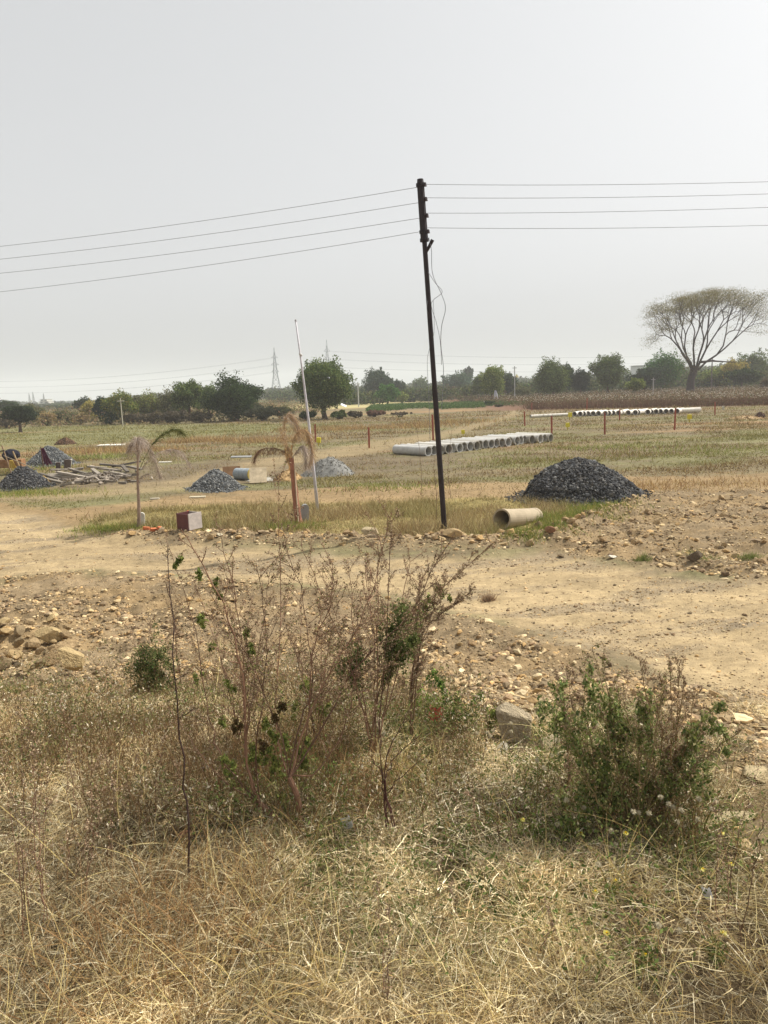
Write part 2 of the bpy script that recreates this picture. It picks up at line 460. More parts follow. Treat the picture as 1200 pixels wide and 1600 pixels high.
S = np.exp(R.normal(-4.3, .68, len(p))).clip(.006, .075)
onroad = sdist(p[:, 0], p[:, 1], ROAD) > .3
S = np.where(onroad, S * .5, S)
P = np.stack([p[:, 0], p[:, 1], H(p[:, 0], p[:, 1]) + S * R.uniform(-.25, .3, len(p))], 1)
stones(b, P, S, pick(RCOL + [C_SOIL, C_SOIL * .8, srgb(140, 116, 88, K)], len(p), .2), flat=.62)
p = scatter_in(lambda x, y: np.maximum(sstep(-.2, .2, np.maximum(sdist(x, y, RRIGHT), sdist(x, y, RNEAR))) * (.45 + .55 * sstep(.35, .6, fbm(x * 2, y * 2, 77, 3))), .30 * (sdist(x, y, ROAD) > .1) * (.15 + .85 * sstep(.44, .64, fbm(x * .5, y * 2.4 - x * .5, 61, 5)))), VIEW, (3.4, 19), 85000)
S = np.exp(R.normal(-4.9, .35, len(p)))
stones(b, np.stack([p[:, 0], p[:, 1], H(p[:, 0], p[:, 1]) + S * .1], 1), S, pick(RCOL + [C_SOIL, C_SOIL * .7], len(p), .22), flat=.7)
# pebbles also lie among the grass of the near slope
p = scatter_in(lambda x, y: sstep(0, .5, mound(x, y)) * .6 + 0 * x, VIEW, (2.2, 6.5), 1500)
S = np.exp(R.normal(-4.3, .4, len(p)))
stones(b, np.stack([p[:, 0], p[:, 1], H(p[:, 0], p[:, 1])], 1), S, pick(RCOL, len(p), .2))
tag(b.build('rubble', M_stone), 'tan broken stone rubble strewn beside the dirt road', 'rubble', kind='stuff')

ROCKS = []
for k in range(9):
    rg = np.random.default_rng(100 + k)
    Vr, Fr = rockshape(rg, ICO3 if k < 4 else ICO2, 12, (1, rg.uniform(.6, .9), rg.uniform(.42, .7)))
    ROCKS.append((Vr, Fr))
rock_mesh = {}
def rock(x, y, s, kind=0, label='', group=None, rz=0., col=None, sink=.25, tilt=(0, 0), cat='rock', name='rock', z=None):
    ck = (kind, tuple(np.round(col if col is not None else RCOL[kind % 6], 4)))
    if ck not in rock_mesh:
        Vr, Fr = ROCKS[kind]
        o = mk(name, Vr, Fr, M_rock, col if col is not None else RCOL[kind % 6], False); rock_mesh[ck] = o.data; new = o
    else:
        new = bpy.data.objects.new(name, rock_mesh[ck]); COL.objects.link(new)
    s = np.broadcast_to(s, (3,))
    new.scale = Vector(s); new.rotation_euler = (tilt[0], tilt[1], rz)
    zz = (h1(x, y) + s[2] * ROCKS[kind][0][:, 2].max() * (1 - 2 * sink)) if z is None else z
    new.location = (x, y, zz)
    return tag(new, label, cat, group)
ZL = [('tan broken rock lying on the near rubble slope before the dirt road', 'broken rocks on the near rubble slope', RNEAR, (3.8, 11), 120, (.03, .08)),
      ('pale tan rock in the stony ground on the right past the road', 'broken rocks on the stony ground past the road', RRIGHT, (9, 21), 70, (.06, .14))]
for lab, grp, zone, yr_, n, sz in ZL:
    pp = scatter_in(lambda x, y: (sdist(x, y, zone) > .15).astype(float), VIEW, yr_, n)
    for q in pp:
        s = R.uniform(*sz); rock(q[0], q[1], s, int(R.integers(4, 9)), lab, grp, R.uniform(0, 6.3), tilt=(R.normal() * .2, R.normal() * .2))
for k in range(75):
    t = R.uniform(0, len(BERM) - 1.01); i0 = int(t); a = np.array(BERM[i0]); c = np.array(BERM[i0 + 1]); q = a + (c - a) * (t - i0) + R.normal(size=2) * np.array([.2, .28])
    rock(q[0], q[1], R.uniform(.06, .15), int(R.integers(4, 9)), 'tan rock in the low rubble ridge along the far edge of the road', 'rocks of the rubble ridge', R.uniform(0, 6.3), tilt=(R.normal() * .3, R.normal() * .3))
# singled-out rocks
KEEP = []
def rpx(px, py, wpx, kind, label, col=None, rz=0., asp=1.0, flat=1.0, tilt=(0, 0), sink=.25, cat='rock', group=None):
    q = at(px, py); s = wpx / F * q[1] * .5
    KEEP.append((q[0], q[1] - .02, s * 1.15))
    return rock(q[0], q[1] + s * .5, (s, s * asp, s * flat), kind, label, group, rz, col, sink, tilt, cat)
G1 = srgb(176, 160, 132, K); G2 = srgb(176, 160, 128, K)
rpx(812, 1160, 100, 0, 'large smooth grey boulder left of the leafy green bush', G1, .2, 1, 1.5, (.1, .25), .15)
rpx(862, 1172, 56, 1, 'pale split rock between the grey boulder and the leafy bush', G2, 1.2)
rpx(785, 1180, 42, 2, 'small whitish rock below the large grey boulder', srgb(200, 192, 172, K), .6, 1, 1.3)
rpx(650, 1150, 64, 3, 'mossy tan rock beside the red wrapper', srgb(170, 160, 108, K), .1, 1, .9)
rpx(588, 1146, 52, 1, 'tan rock under the stems left of the mossy rock', G2, 2.2)
rpx(1160, 1292, 130, 2, 'flat pale slab half buried right of the leafy bush', srgb(196, 178, 140, K), .2, .9, .5)
rpx(1190, 1222, 80, 0, 'flat cracked pale slab on the slope by the right edge', srgb(196, 176, 136, K), 1.0, 1, .5)
rpx(585, 1462, 50, 1, 'lumpy tan rock lying in the straw near the bottom', srgb(185, 158, 108, K), .5, 1, 1)
rpx(908, 1530, 40, 3, 'rounded grey-brown rock in the grass at the bottom right', srgb(165, 150, 122, K), .5)
rpx(850, 1498, 56, 2, 'low flat rock just left of the rounded grey-brown rock', srgb(170, 150, 116, K), .9, 1, .6)
rpx(1094, 1508, 24, 1, 'small upright pale stone in the grass at the bottom right', srgb(205, 182, 145, K), .3, .8, 1.6)
rpx(893, 1392, 34, 0, 'dark-shaded rock in the grass below the leafy bush', srgb(160, 138, 108, K), 2)
rpx(105, 1232, 52, 3, 'low sandy rock in the dry weeds at the left', srgb(178, 158, 116, K), 1.4, 1, .6)
rpx(288, 1310, 26, 1, 'pinkish brick-like stone behind the bare dark stalk', srgb(205, 150, 120, K), .8, .8, 1)
rpx(708, 842, 36, 1, 'flat tan boulder at the foot of the utility pole', srgb(186, 160, 118, K), .3, 1, .9)
rpx(582, 838, 42, 0, 'rounded grey boulder in the rubble ridge left of the utility pole', srgb(184, 166, 132, K), .2)
rpx(842, 828, 24, 2, 'brown rock against the far end of the lone pipe', srgb(150, 128, 96, K), .2, 1, 1.4)
rpx(860, 836, 20, 1, 'reddish-brown rock just right of the lone pipe', srgb(150, 112, 84, K), .2, 1, 1.3)
rpx(1090, 880, 34, 2, 'dark rock pair member by the weeds right of the road', srgb(110, 96, 78, K), .2)
rpx(958, 873, 20, 3, 'bright white flat stone beyond the road', srgb(225, 215, 195, K), .2, 1, .6)
rpx(343, 838, 14, 3, 'pale stone in the rubble right of the open box', srgb(210, 196, 165, K), .2)
# left rock heap
HEAP = [(18, 1040, 46, 0), (50, 1020, 44, 3), (74, 1012, 60, 1), (30, 1005, 34, 2), (8, 1000, 34, 1), (86, 1040, 88, 2), (112, 1056, 84, 0), (60, 1046, 40, 1), (98, 1000, 32, 3), (45, 990, 30, 0), (70, 992, 30, 2),
        (2, 1052, 50, 2), (40, 1056, 34, 3), (78, 1028, 38, 0), (-30, 1030, 60, 1), (28, 1022, 36, 3)]
HEAP += [(int(a_), int(b_), int(w_), int(k_)) for a_, b_, w_, k_ in zip(np.random.default_rng(8).normal(52, 34, 30), np.random.default_rng(9).normal(1020, 22, 30), np.random.default_rng(10).uniform(14, 30, 30), range(30))]
HC = [srgb(176, 150, 108, K), srgb(166, 142, 106, K), srgb(186, 162, 118, K), srgb(152, 132, 100, K)]
for j, (a, c_, w, k) in enumerate(HEAP):
    rpx(a, c_, w * .86, 4 + (k + j) % 5 if w < 60 else k % 4, 'tan quarried stone in the rock heap at the left edge', HC[j % 4], R.uniform(.1, 1.1), .8, .85 if w > 60 else 1.1, (R.normal() * .3, R.normal() * .3), .0 if j % 3 else -.5, 'rock', 'stones of the left rock heap')
# brick bits
for j, (a, c_) in enumerate(((229, 829), (240, 831), (250, 829))):
    q = at(a, c_); bb = Bag(); box(bb, (0, 0, 0), (.13, .08, .06), srgb(196, 116, 76, K), rotm(.2 * j, .1, .7 * j))
    o = bb.build('brick', M_stone); o.location = (q[0], q[1], h1(q[0], q[1]) + .05)
    tag(o, 'broken orange brick among stones by the left palm', 'brick', 'broken bricks by the left palm')

# ------------------------------------------------------------------ piles
def pile(px, pyb, wpx, hpx, name, label, cat, cols, ssz, n, power=1.5, skew=0., seed=1, depth=1.0, mat=None, dome=None):
    q = at(px, pyb); r = wpx / F * q[1] * .5; hh = hpx / F * q[1] * 1.02; cyy = q[1] + r * depth * .75
    bag = Bag()
    def hf(u, v):
        ang = np.arctan2(v, u); rr = np.hypot(u, v) / (1 + .12 * (vnoise(ang * 1.2 + 9, ang * 0 + seed, seed) - .5))
        return np.clip(1 - (rr.clip(0, 1) ** power), 0, 1) * (1 + (.5 if seed != 3 else .28) * (fbm(u * 1.7 + seed, v * 1.7, seed, 4) - .5)) * np.clip((1 - rr) * 5, 0, 1) ** .5
    g = 56; uu, vv = np.meshgrid(np.linspace(-1.1, 1.1, g), np.linspace(-1.1, 1.1, g))
    zz = hf(uu, vv) * hh
    Xp = uu * r + skew * zz; Yp = vv * r * depth
    gz = H(q[0] + Xp, cyy + Yp) - h1(q[0], cyy)
    Vp = np.stack([Xp, Yp, zz + gz - .02], -1).reshape(-1, 3)
    ii = np.arange(g - 1)[:, None] * g + np.arange(g - 1)[None]
    bag.add(Vp, np.stack([ii, ii + 1, ii + g + 1, ii + g], -1).reshape(-1, 4), dome if dome is not None else cols[0] * .9)
    if n:
        a = R.uniform(0, 2 * math.pi, n); rr = np.sqrt(R.random(n)) * 1.03; u = np.cos(a) * rr; v = np.sin(a) * rr
        z = hf(u, v) * hh; Px = u * r + skew * z; Py = v * r * depth
        S = np.exp(R.normal(-.05, .3, n)) * ssz
        if n > 1000:
            e_ = n // 9; ae = R.uniform(0, 6.283, e_); re_ = 1.0 + np.abs(R.normal(size=e_)) * .11
            Px[:e_] = np.cos(ae) * re_ * r; Py[:e_] = np.sin(ae) * re_ * r * depth; z[:e_] = 0; S[:e_] *= .8
        gz = H(q[0] + Px, cyy + Py) - h1(q[0], cyy)
        stones(bag, np.stack([Px, Py, z + gz + S * .2], 1), S, pick(cols, n, .25))
    o = bag.build(name, mat or M_stone); o.location = (q[0], cyy, h1(q[0], cyy))
    return tag(o, label, cat)
DG = [srgb(78, 78, 78, K), srgb(92, 92, 92, K), srgb(62, 62, 63, K), srgb(124, 122, 118, K), srgb(84, 80, 76, K), srgb(70, 70, 72, K)]
LG = [srgb(104, 106, 106, K), srgb(120, 121, 120, K), srgb(86, 88, 88, K), srgb(146, 145, 140, K)]
pile(924, 786, 196, 58, 'gravel_pile', 'largest black gravel pile, standing behind the lone concrete pipe', 'gravel pile', DG, .036, 12000, 2.1, -.12, 3, .9)
pile(332, 768, 86, 28, 'gravel_pile', 'grey gravel pile in front of the fallen drum and boards', 'gravel pile', LG, .027, 4500, 1.5, 0, 5)
pile(22, 766, 88, 28, 'gravel_pile', 'dark gravel pile at the left edge beside the pale sand patch', 'gravel pile', DG, .030, 4500, 1.6, 0, 7)
pile(66, 729, 80, 28, 'gravel_pile', 'conical grey gravel pile behind the draped purple cloth', 'gravel pile', LG, .034, 4000, 1.3, 0, 9)
pile(510, 745, 88, 29, 'sand_pile', 'grey stone-dust pile behind the thin white pole', 'sand pile', [srgb(138, 136, 130, K)], .02, 500, 1.25, .2, 11)
pile(448, 752, 48, 15, 'sand_pile', 'small tan sand pile behind the wrapped dead palm', 'sand pile', [srgb(190, 158, 112, K)], .02, 300, 1.3, 0, 13)
pile(63, 760, 30, 14, 'sand_pile', 'small pale yellow sand patch right of the dark gravel pile', 'sand pile', [srgb(200, 172, 118, K)], .015, 150, 1.5, 0, 15)
pile(405, 752, 56, 4, 'sand_pile', 'thin spread of pale grey cement dust beside the fallen drum', 'sand pile', [srgb(176, 170, 158, K)], .015, 100, 2, 0, 17)
pile(98, 695, 30, 9, 'brush_heap', 'low brown brush heap in the green field at the left', 'brush heap', [srgb(110, 84, 64, K), srgb(90, 70, 56, K)], .06, 900, 1.5, 0, 19)
pile(1190, 654, 14, 8, 'brush_heap', 'small dark brown heap in the field near the right edge', 'brush heap', [srgb(90, 66, 54, K)], .1, 300, 1.5, 0, 21)
pile(1178, 655, 60, 4, 'sand_pile', 'low tan soil bank before the small dark heap', 'sand pile', [srgb(180, 152, 112, K)], .05, 200, 2, 0, 23)

# ------------------------------------------------------------------ utility pole and wires
DK = srgb(52, 42, 44, .8)
pb = at(695, 832); PY = pb[1]
ptop = pt(656.5, 280, PY - .05); pbot = np.array([pb[0], PY, h1(pb[0], PY) - .05])
pax = lambda t: pbot + (ptop - pbot) * t
root = empty('utility_pole', pbot, 'tall dark steel utility pole leaning slightly left with four wires at its top', 'utility pole')
b = Bag(); tube(b, [pax(0), pax(.42), pax(.44), pax(.84)], [.056, .053, .05, .047], DK, 12); b.build('shaft', M_steel, root, smooth=False)
b = Bag()
tube(b, [pax(.835), pax(.84), pax(.985), pax(1.0)], [.07, .074, .07, .06], DK, 8)
for t in (.84, .862, .985): tube(b, [pax(t - .004), pax(t + .004)], [.088, .088], DK * .8, 10)
b.build('top_bracket', M_steel, root)
b = Bag(); tube(b, [pax(.805), pax(.815) + np.array([.07, -.05, .03]), pax(.838) + np.array([.15, -.08, 0])], [.03, .03, .035], DK, 8); b.build('cable_spur', M_steel, root)
for ypx in (288, 309, 333, 356):
    t = (832 - ypx) / (832 - 280.); c = pax(t)
    b = Bag(); o3 = c + np.array([.075, -.03, 0])
    tube(b, [c, o3 + np.array([.03, 0, 0])], [.02, .02], DK, 8)
    for k in range(3): tube(b, [o3 + np.array([.0, 0, -.035 + k * .025]), o3 + np.array([.0, 0, -.02 + k * .025])], [.042 - .006 * k, .036 - .006 * k], srgb(60, 44, 44), 10)
    b.build('insulator', M_paint, root)
WC = srgb(128, 128, 134)
def wire(name, A, B1, far, rad, label, group, sag=0.0, cat='wire', n=40):
    """from A through B1, on to a point `far` times that way, with a parabola's sag"""
    A = np.array(A); B1 = np.array(B1); t = np.linspace(0, far, n)
    P = A + (B1 - A) * t[:, None]; P[:, 2] += sag * (t * (t - 1))
    bb = Bag(); tube(bb, P, rad, WC, 5); o = bb.build(name, M_steel, origin=A)
    return tag(o, label, cat, group)
for j, (yl, yp, yr) in enumerate(((385, 292, 284), (405, 316, 303), (427, 340, 324), (456, 361, 352))):
    w = ('topmost', 'second', 'third', 'lowest')[j]
    A = pt(656 + j * 2.4, yp, PY - .02); Bp = pt(0, yl, PY * 1.25)
    wire('overhead_wire', A, Bp, 3.2, .0045, w + ' of the four overhead wires running left from the pole', 'overhead wires', .25)
    A = pt(661 + j * 2.4, (288, 309, 333, 356)[j], PY - .05); Bp = pt(1200, yr, PY * .93)
    wire('overhead_wire', A, Bp, 2.6, .0045, w + ' of the four overhead wires running right from the pole', 'overhead wires', .12)
def cable(pxs, Y, rad, label, col=WC):
    P = np.array([pt(a, c, Y + dz) for a, c, dz in pxs]); t = np.linspace(0, len(P) - 1, 60); i0 = np.clip(t.astype(int), 0, len(P) - 2); f = (t - i0)[:, None]
    pm = P[np.clip(i0 - 1, 0, len(P) - 1)]; p0 = P[i0]; p1 = P[i0 + 1]; p2 = P[np.clip(i0 + 2, 0, len(P) - 1)]
    Q = .5 * (2 * p0 + (p1 - pm) * f + (2 * pm - 5 * p0 + 4 * p1 - p2) * f ** 2 + (-pm + 3 * p0 - 3 * p1 + p2) * f ** 3)
    bb = Bag(); tube(bb, Q, rad, col, 5); o = bb.build('loose_cable', M_steel, origin=Q[0]); tag(o, label, 'cable', 'loose cables on the utility pole')
cable([(670, 371, -.1), (674, 390, -.15), (676, 428, -.2), (690, 460, -.2), (696, 482, -.2), (690, 510, -.1), (689, 540, 0), (693, 580, 0), (690, 640, 0)], PY, .006, 'longest loose cable, bowing out right of the utility pole')
cable([(669, 425, -.08), (680, 442, -.15), (691, 456, -.15), (678, 468, -.1), (674, 478, -.05), (682, 505, -.05), (688, 535, -.1), (690, 570, 0)], PY, .005, 'kinked loose cable close to the right side of the pole')
cable([(668, 470, -.08), (667, 482, -.1), (669, 492, -.06)], PY, .005, 'short wire loop against the left side of the pole')
cable([(677, 470, -.1), (678, 520, -.1), (668, 560, .2), (670, 620, .2), (672, 690, .2)], PY, .004, 'thin loose cable hanging left of the lower pole', WC)

# white leaning pole
q = at(497, 800); Yq = q[1]; top = pt(462, 500, Yq); bot = np.array([q[0], Yq, h1(q[0], Yq) - .1])
root = empty('white_pole', bot, 'thin white pole leaning left beside the wrapped dead palm', 'pole')
b = Bag(); mid = (top + bot) / 2 + np.array([.03, 0, 0]); tube(b, [bot, bot * .75 + top * .25 + np.array([.015, 0, 0]), mid, bot * .25 + top * .75 + np.array([.02, 0, 0]), top], [.04, .036, .03, .024, .018], srgb(206, 202, 206, .9), 10); b.build('shaft', M_paint, root, smooth=True)
b = Bag(); tube(b, [pt(468, 552, Yq) + np.array([0, -.02, 0]), pt(472, 556, Yq) + np.array([0, -.02, 0])], [.03, .03], srgb(196, 192, 190), 8); b.build('clamp', M_paint, root)
b = Bag(); tube(b, [top - np.array([0, 0, .03]), top + np.array([0, 0, .01])], [.03, .022], srgb(170, 168, 170), 8); b.build('pole_cap', M_paint, root)

# marker stones
def marker(px, py, wpx, hpx, label, col, lean=0.):
    q = at(px, py); w = wpx / F * q[1]; hh = hpx / F * q[1]; n = 9
    pr = [(-w / 2, 0)] + [(-w / 2 * math.cos(a), hh - w / 2 + w / 2 * math.sin(a)) for a in np.linspace(0, math.pi, n)] + [(w / 2, 0)]
    pr = [(x + lean * z, z) for x, z in pr]; m = len(pr); d = w * .35
    V = [(x, -d, z) for x, z in pr] + [(x, d, z) for x, z in pr]
    bb = Bag(); bb.add(V, [np.array([list(range(m))]), np.array([list(range(m, 2 * m))[::-1]]), np.array([[i, (i + 1) % m + m * 0, (i + 1) % m + m, i + m] for i in range(m)])[:, ::-1]], col)
    o = bb.build('marker_stone', M_conc); o.location = (q[0], q[1], h1(q[0], q[1]) - .03); o.rotation_euler = (0, 0, .25)
    tag(o, label, 'marker stone')
marker(222, 825, 9, 27, 'white round-topped marker stone beside the thin left palm', srgb(214, 208, 196, .9), .05)
marker(476, 814, 12, 29, 'grey weathered marker stone right of the wrapped palm trunk', srgb(160, 160, 158, K), .06)
marker(1130, 640, 3, 6, 'tiny pale stone far off in the right field', srgb(200, 195, 180, K), 0)

# open box
q = at(293, 829); Yb = q[1]; g0 = h1(q[0], Yb)
root = empty('open_box', (q[0], Yb + .2, g0), 'open square box with a maroon side and a pale grey side near the road', 'box')
s_, hh = .33, .34
rz = rotm(0, 0, .98)
def panel(name, cen, size, col, mat=M_paint):
    bb = Bag(); box(bb, rz @ np.array(cen), size, col, rz); bb.build(name, mat, root, origin=(0, 0, 0))
panel('side_panel', (-s_ / 2, 0, hh / 2), (.02, s_, hh), srgb(92, 50, 48)); panel('side_panel', (s_ / 2, 0, hh / 2), (.02, s_, hh), srgb(168, 158, 148))
panel('front_panel', (0, -s_ / 2 - .011, hh / 2 + .01), (s_ + .02, .02, hh), srgb(178, 168, 160)); panel('back_panel', (0, s_ / 2 + .011, hh / 2 + .005), (s_ + .02, .02, hh), srgb(92, 50, 48))
panel('floor_panel', (0, 0, .03), (s_ - .03, s_ - .03, .02), srgb(110, 90, 76))
o3 = Bag(); tube(o3, [(0, 0, 0), (0, 0, .16), (0, 0, .3)], [.045, .04, .03], srgb(225, 92, 48), 10); tube(o3, [(0, 0, .3), (0, 0, .33)], [.02, .02], srgb(225, 92, 48), 8)
qq = pt(292, 800, Yb + .55); oo = o3.build('orange_marker_post', M_paint); oo.location = (qq[0], Yb + .62, h1(qq[0], Yb + .62) + .1)
oo.scale = (1, 1, 1.35); oo.location = (qq[0], Yb + .62, h1(qq[0], Yb + .62)); tag(oo, 'short orange post standing just behind the open maroon box', 'marker post')

# ------------------------------------------------------------------ concrete pipes
def pipe_mesh(name, L, r, col, sides=28, wall=.14):
    bb = Bag(); ri = r * (1 - wall * 1.15); lip = .1
    prof = [(0, ri), (0, r * 1.0), (lip, r * 1.0), (lip + .01, r * .955), (L - lip, r * .955), (L - lip + .01, r * 1.0), (L, r * 1.0), (L, ri)]
    a = np.linspace(0, 2 * math.pi, sides, endpoint=False)
    V = np.array([[x - L / 2, rr * math.cos(t), rr * math.sin(t)] for x, rr in prof for t in a]); m = len(prof)
    Fc = [[i * sides + j, i * sides + (j + 1) % sides, ((i + 1) % m) * sides + (j + 1) % sides, ((i + 1) % m) * sides + j] for i in range(m) for j in range(sides)]
    bb.add(V, np.array(Fc), col); o = bb.build(name, M_conc)
    return o
P1 = pipe_mesh('concrete_pipe', 1.4, .21, srgb(180, 164, 138, K))
q = at(786, 828); q2 = pt(786, 828, q[1])
P1.location = (q[0] + .50, q[1] + .55, h1(q[0] + .4, q[1] + .6) + .16); P1.rotation_euler = (0, .13, math.radians(50)); P1.location.x -= .08; P1.location.z -= .03
tag(P1, 'lone tan concrete pipe lying by the road in front of the black gravel pile', 'pipe')
A1 = gp(640, 712); A2 = gp(838, 689)
rd_ = unit(np.array([A2[0] - A1[0], A2[1] - A1[1]])); Lr = math.hypot(*(A2 - A1))
ang = math.atan2(-rd_[0] * 1.0, rd_[1])  # pipe axis, square to the row
ax_ = np.array([rd_[1], -rd_[0]])
NP = 24; proto = None
order = list(range(NP)); shift = R.normal(size=NP) * .07 + (R.random(NP) < .2) * .22
for k in range(NP):
    if proto is None: proto = []
    if len(proto) < 4: o = pipe_mesh('concrete_pipe', 2.1, .22, [srgb(200, 198, 192, .84), srgb(188, 185, 178, .8), srgb(206, 202, 192, .88), srgb(178, 172, 160, .8)][len(proto)], 24); proto.append(o)
    else: o = proto[int(R.integers(0, 4))].copy(); COL.objects.link(o)
    c = A1 + rd_ * (Lr * (k + .3) / (NP - .4)); c = c + ax_ * shift[k]
    o.location = (c[0], c[1] + .3, h1(c[0], c[1]) + .205); o.rotation_euler = (0, 0, math.atan2(ax_[1], ax_[0]) + R.normal() * .02)
    lab = 'grey concrete pipe in the middle of the nearer row of pipes'
    if k == 0: lab = 'leftmost pipe of the nearer row, its whole length showing'
    if k == NP - 1: lab = 'rightmost pipe of the nearer row, its round end showing'
    tag(o, lab, 'pipe', 'concrete pipes of the nearer row')
B1_ = gp(905, 650); B2_ = gp(1075, 645)
NB = 24; proto = None
for k in range(NB):
    if proto is None: o = proto = pipe_mesh('concrete_pipe', 2.4, .225, srgb(228, 220, 208, K), 16)
    else: o = proto.copy(); COL.objects.link(o)
    c = B1_ + (B2_ - B1_) * k / (NB - 1)
    o.location = (c[0], c[1] + R.normal() * .2, h1(c[0], c[1]) + .215); o.rotation_euler = (0, 0, math.radians(58) + (-.75 if k >= NB - 2 else 0) + R.normal() * .03)
    tag(o, 'pale concrete pipe in the far long row before the brown crop' if k < NB - 2 else 'pale pipe lying askew at the right end of the far row', 'pipe', 'concrete pipes of the far row')
B1_ = gp(845, 652); B2_ = gp(886, 650); proto = None
for k in range(7):
    if proto is None: o = proto = pipe_mesh('concrete_pipe', 2.2, .14, srgb(222, 216, 204, K), 14)
    else: o = proto.copy(); COL.objects.link(o)
    c = B1_ + (B2_ - B1_) * k / 6
    o.location = (c[0], c[1], h1(c[0], c[1]) + .135); o.rotation_euler = (0, 0, math.radians(-160) + R.normal() * .05)
    tag(o, 'narrow whitish pipe in the short flat row left of the far pipe row', 'pipe', 'narrow whitish pipes')

# ------------------------------------------------------------------ posts
RED = srgb(158, 74, 50, K)
POSTS = [(577, 700, 32, 'red post right of the white leaning pole, alone in the field'), (493, 691, 28, 'red post just behind the yellow marker by the white pole'), (677, 692, 44, 'tall red post seen just left of the utility pole'),
         (820, 666, 23, 'red post beyond the right end of the nearer pipe row'), (862, 684, 34, 'red post right of the nearer pipe row, before the whitish pipes'), (945, 679, 34, 'red post in front of the middle of the far pipe row'),
         (968, 657, 18, 'short-looking red post before the far pipe row'), (1054, 672, 34, 'red post in front of the right end of the far pipe row'), (1117, 649, 21, 'red post right of the far pipe row near the brown crop'),
         (917, 641, 19, 'red post in the brown crop behind the far pipes'), (831, 641, 12, 'farthest red post at the left corner of the brown crop')]
for j, (a, c_, hp, lab) in enumerate(POSTS):
    q = at(a, c_); w = max(.05, .075 * (1 + .0 * j)); hh = hp / F * q[1]
    bb = Bag(); tl = R.normal() * .02
    V0 = rotm(0, tl, .4)
    box(bb, V0 @ np.array([0, 0, hh / 2]), (w, w * .8, hh), RED * R.uniform(.8, 1.2), V0); box(bb, V0 @ np.array([0, 0, hh + .012]), (w * .8, w * .6, .02), RED * .8, V0)
    o = bb.build('red_post', M_paint); o.location = (q[0], q[1], h1(q[0], q[1]) - .02); tag(o, lab, 'post', 'red boundary posts')
for j, (a, c_, hp, lab) in enumerate(((498, 697, 13, 'yellow plot marker beside the white leaning pole'), (724, 682, 10, 'yellow plot marker behind the nearer pipe row'), (887, 672, 11, 'yellow plot marker in front of the narrow whitish pipes'),
                                     (890, 656, 11, 'yellow plot marker between the whitish pipes and the far pipe row'), (1077, 660, 12, 'yellow plot marker right of the far pipe row'))):
    q = at(a, c_); hh = hp / F * q[1]; z0 = h1(q[0], q[1])
    root = empty('plot_marker', (q[0], q[1], z0), lab, 'marker', 'yellow plot markers')
    rr = rotm(0, R.normal() * .06, R.uniform(-.3, .3))
    bb = Bag(); box(bb, rr @ np.array([0, 0, hh * .3]), (hh * .1, hh * .1, hh * .6), srgb(205, 186, 60, K), rr); bb.build('stake', M_paint, root, origin=(0, 0, 0))
    bb = Bag(); box(bb, rr @ np.array([0, -.03, hh * .72]), (hh * .5, hh * .3, hh * .6), srgb(222, 206, 40, K), rr); bb.build('marker_plate', M_paint, root, origin=(0, 0, 0))

# ------------------------------------------------------------------ fallen drum and boards
q = at(380, 752); z0 = h1(*q[:2]); k_ = q[1] / F
root = empty('metal_drum', (q[0], q[1] + .35, z0), 'grey-blue drum lying on its side with a dirty yellow end between boards', 'drum')
b = Bag(); rr = 9.5 * k_; dA = np.array([-.32, .18, rr]); dB = np.array([.22, -.12, rr]); prof = [0, .02, .33, .35, .37, .63, .65, .67, .98, 1]
rads = [rr * .97, rr, rr * .97, rr * 1.02, rr * .97, rr * .97, rr * 1.02, rr * .97, rr, rr * .97]
tube(b, [dA + (dB - dA) * t for t in prof], rads, srgb(140, 148, 152), 20); b.build('drum_body', M_paint, root, origin=(0, 0, 0))
b = Bag(); tube(b, [dB + (dB - dA) * .012, dB + (dB - dA) * .04], [rr * .9, rr * .9], srgb(150, 132, 62), 20); b.build('drum_lid', M_paint, root, origin=(0, 0, 0))
def board(name, px, py, size, rot, col, label, cat='board', group=None, lift=0., mat=M_wood, dy=0.):
    q = at(px, py); bb = Bag(); Rm = rotm(*rot); box(bb, (0, 0, 0), size, col, Rm)
    zmin = min((Rm @ (np.array(s) * np.array(size) / 2))[2] for s in [(i, j, k) for i in (-1, 1) for j in (-1, 1) for k in (-1, 1)])
    o = bb.build(name, mat); o.location = (q[0], q[1] + dy, h1(q[0], q[1] + dy) - zmin + lift); return tag(o, label, cat, group)
board('plank_sheet', 403, 755, (.56, .04, .6), (math.radians(-40), .0, .12), srgb(196, 178, 148, K), 'tan board leaning against the right end of the fallen drum', dy=.12)
board('plank_sheet', 358, 746, (.62, .04, .38), (math.radians(-30), .0, .2), srgb(130, 100, 72, K), 'brown board leaning behind the fallen drum', dy=.5)
board('plank_sheet', 376, 733, (.8, .42, .03), (.05, .02, .1), srgb(140, 140, 138, K), 'flat grey sheet bridging the top of the fallen drum', lift=2 * rr, dy=.3)
board('plank_sheet', 309, 778, (.45, .12, .04), (.02, .02, .2), srgb(214, 204, 178, K), 'pale yellowish plank on the ground below the grey gravel pile')
board('plank_sheet', 242, 781, (.25, .1, .05), (.02, .02, .1), srgb(196, 186, 166, K), 'small pale slab on the ground right of the left palm')
board('white_sheet', 174, 696, (1.5, 1.1, .04), (.0, .02, .1), srgb(226, 220, 206, K), 'white sheet lying flat in the green field at the left', 'sheet')
board('white_sheet', 258, 723, (.55, .25, .04), (.0, .02, .1), srgb(224, 218, 206, K), 'small white sheet on the ground behind the left palm', 'sheet')
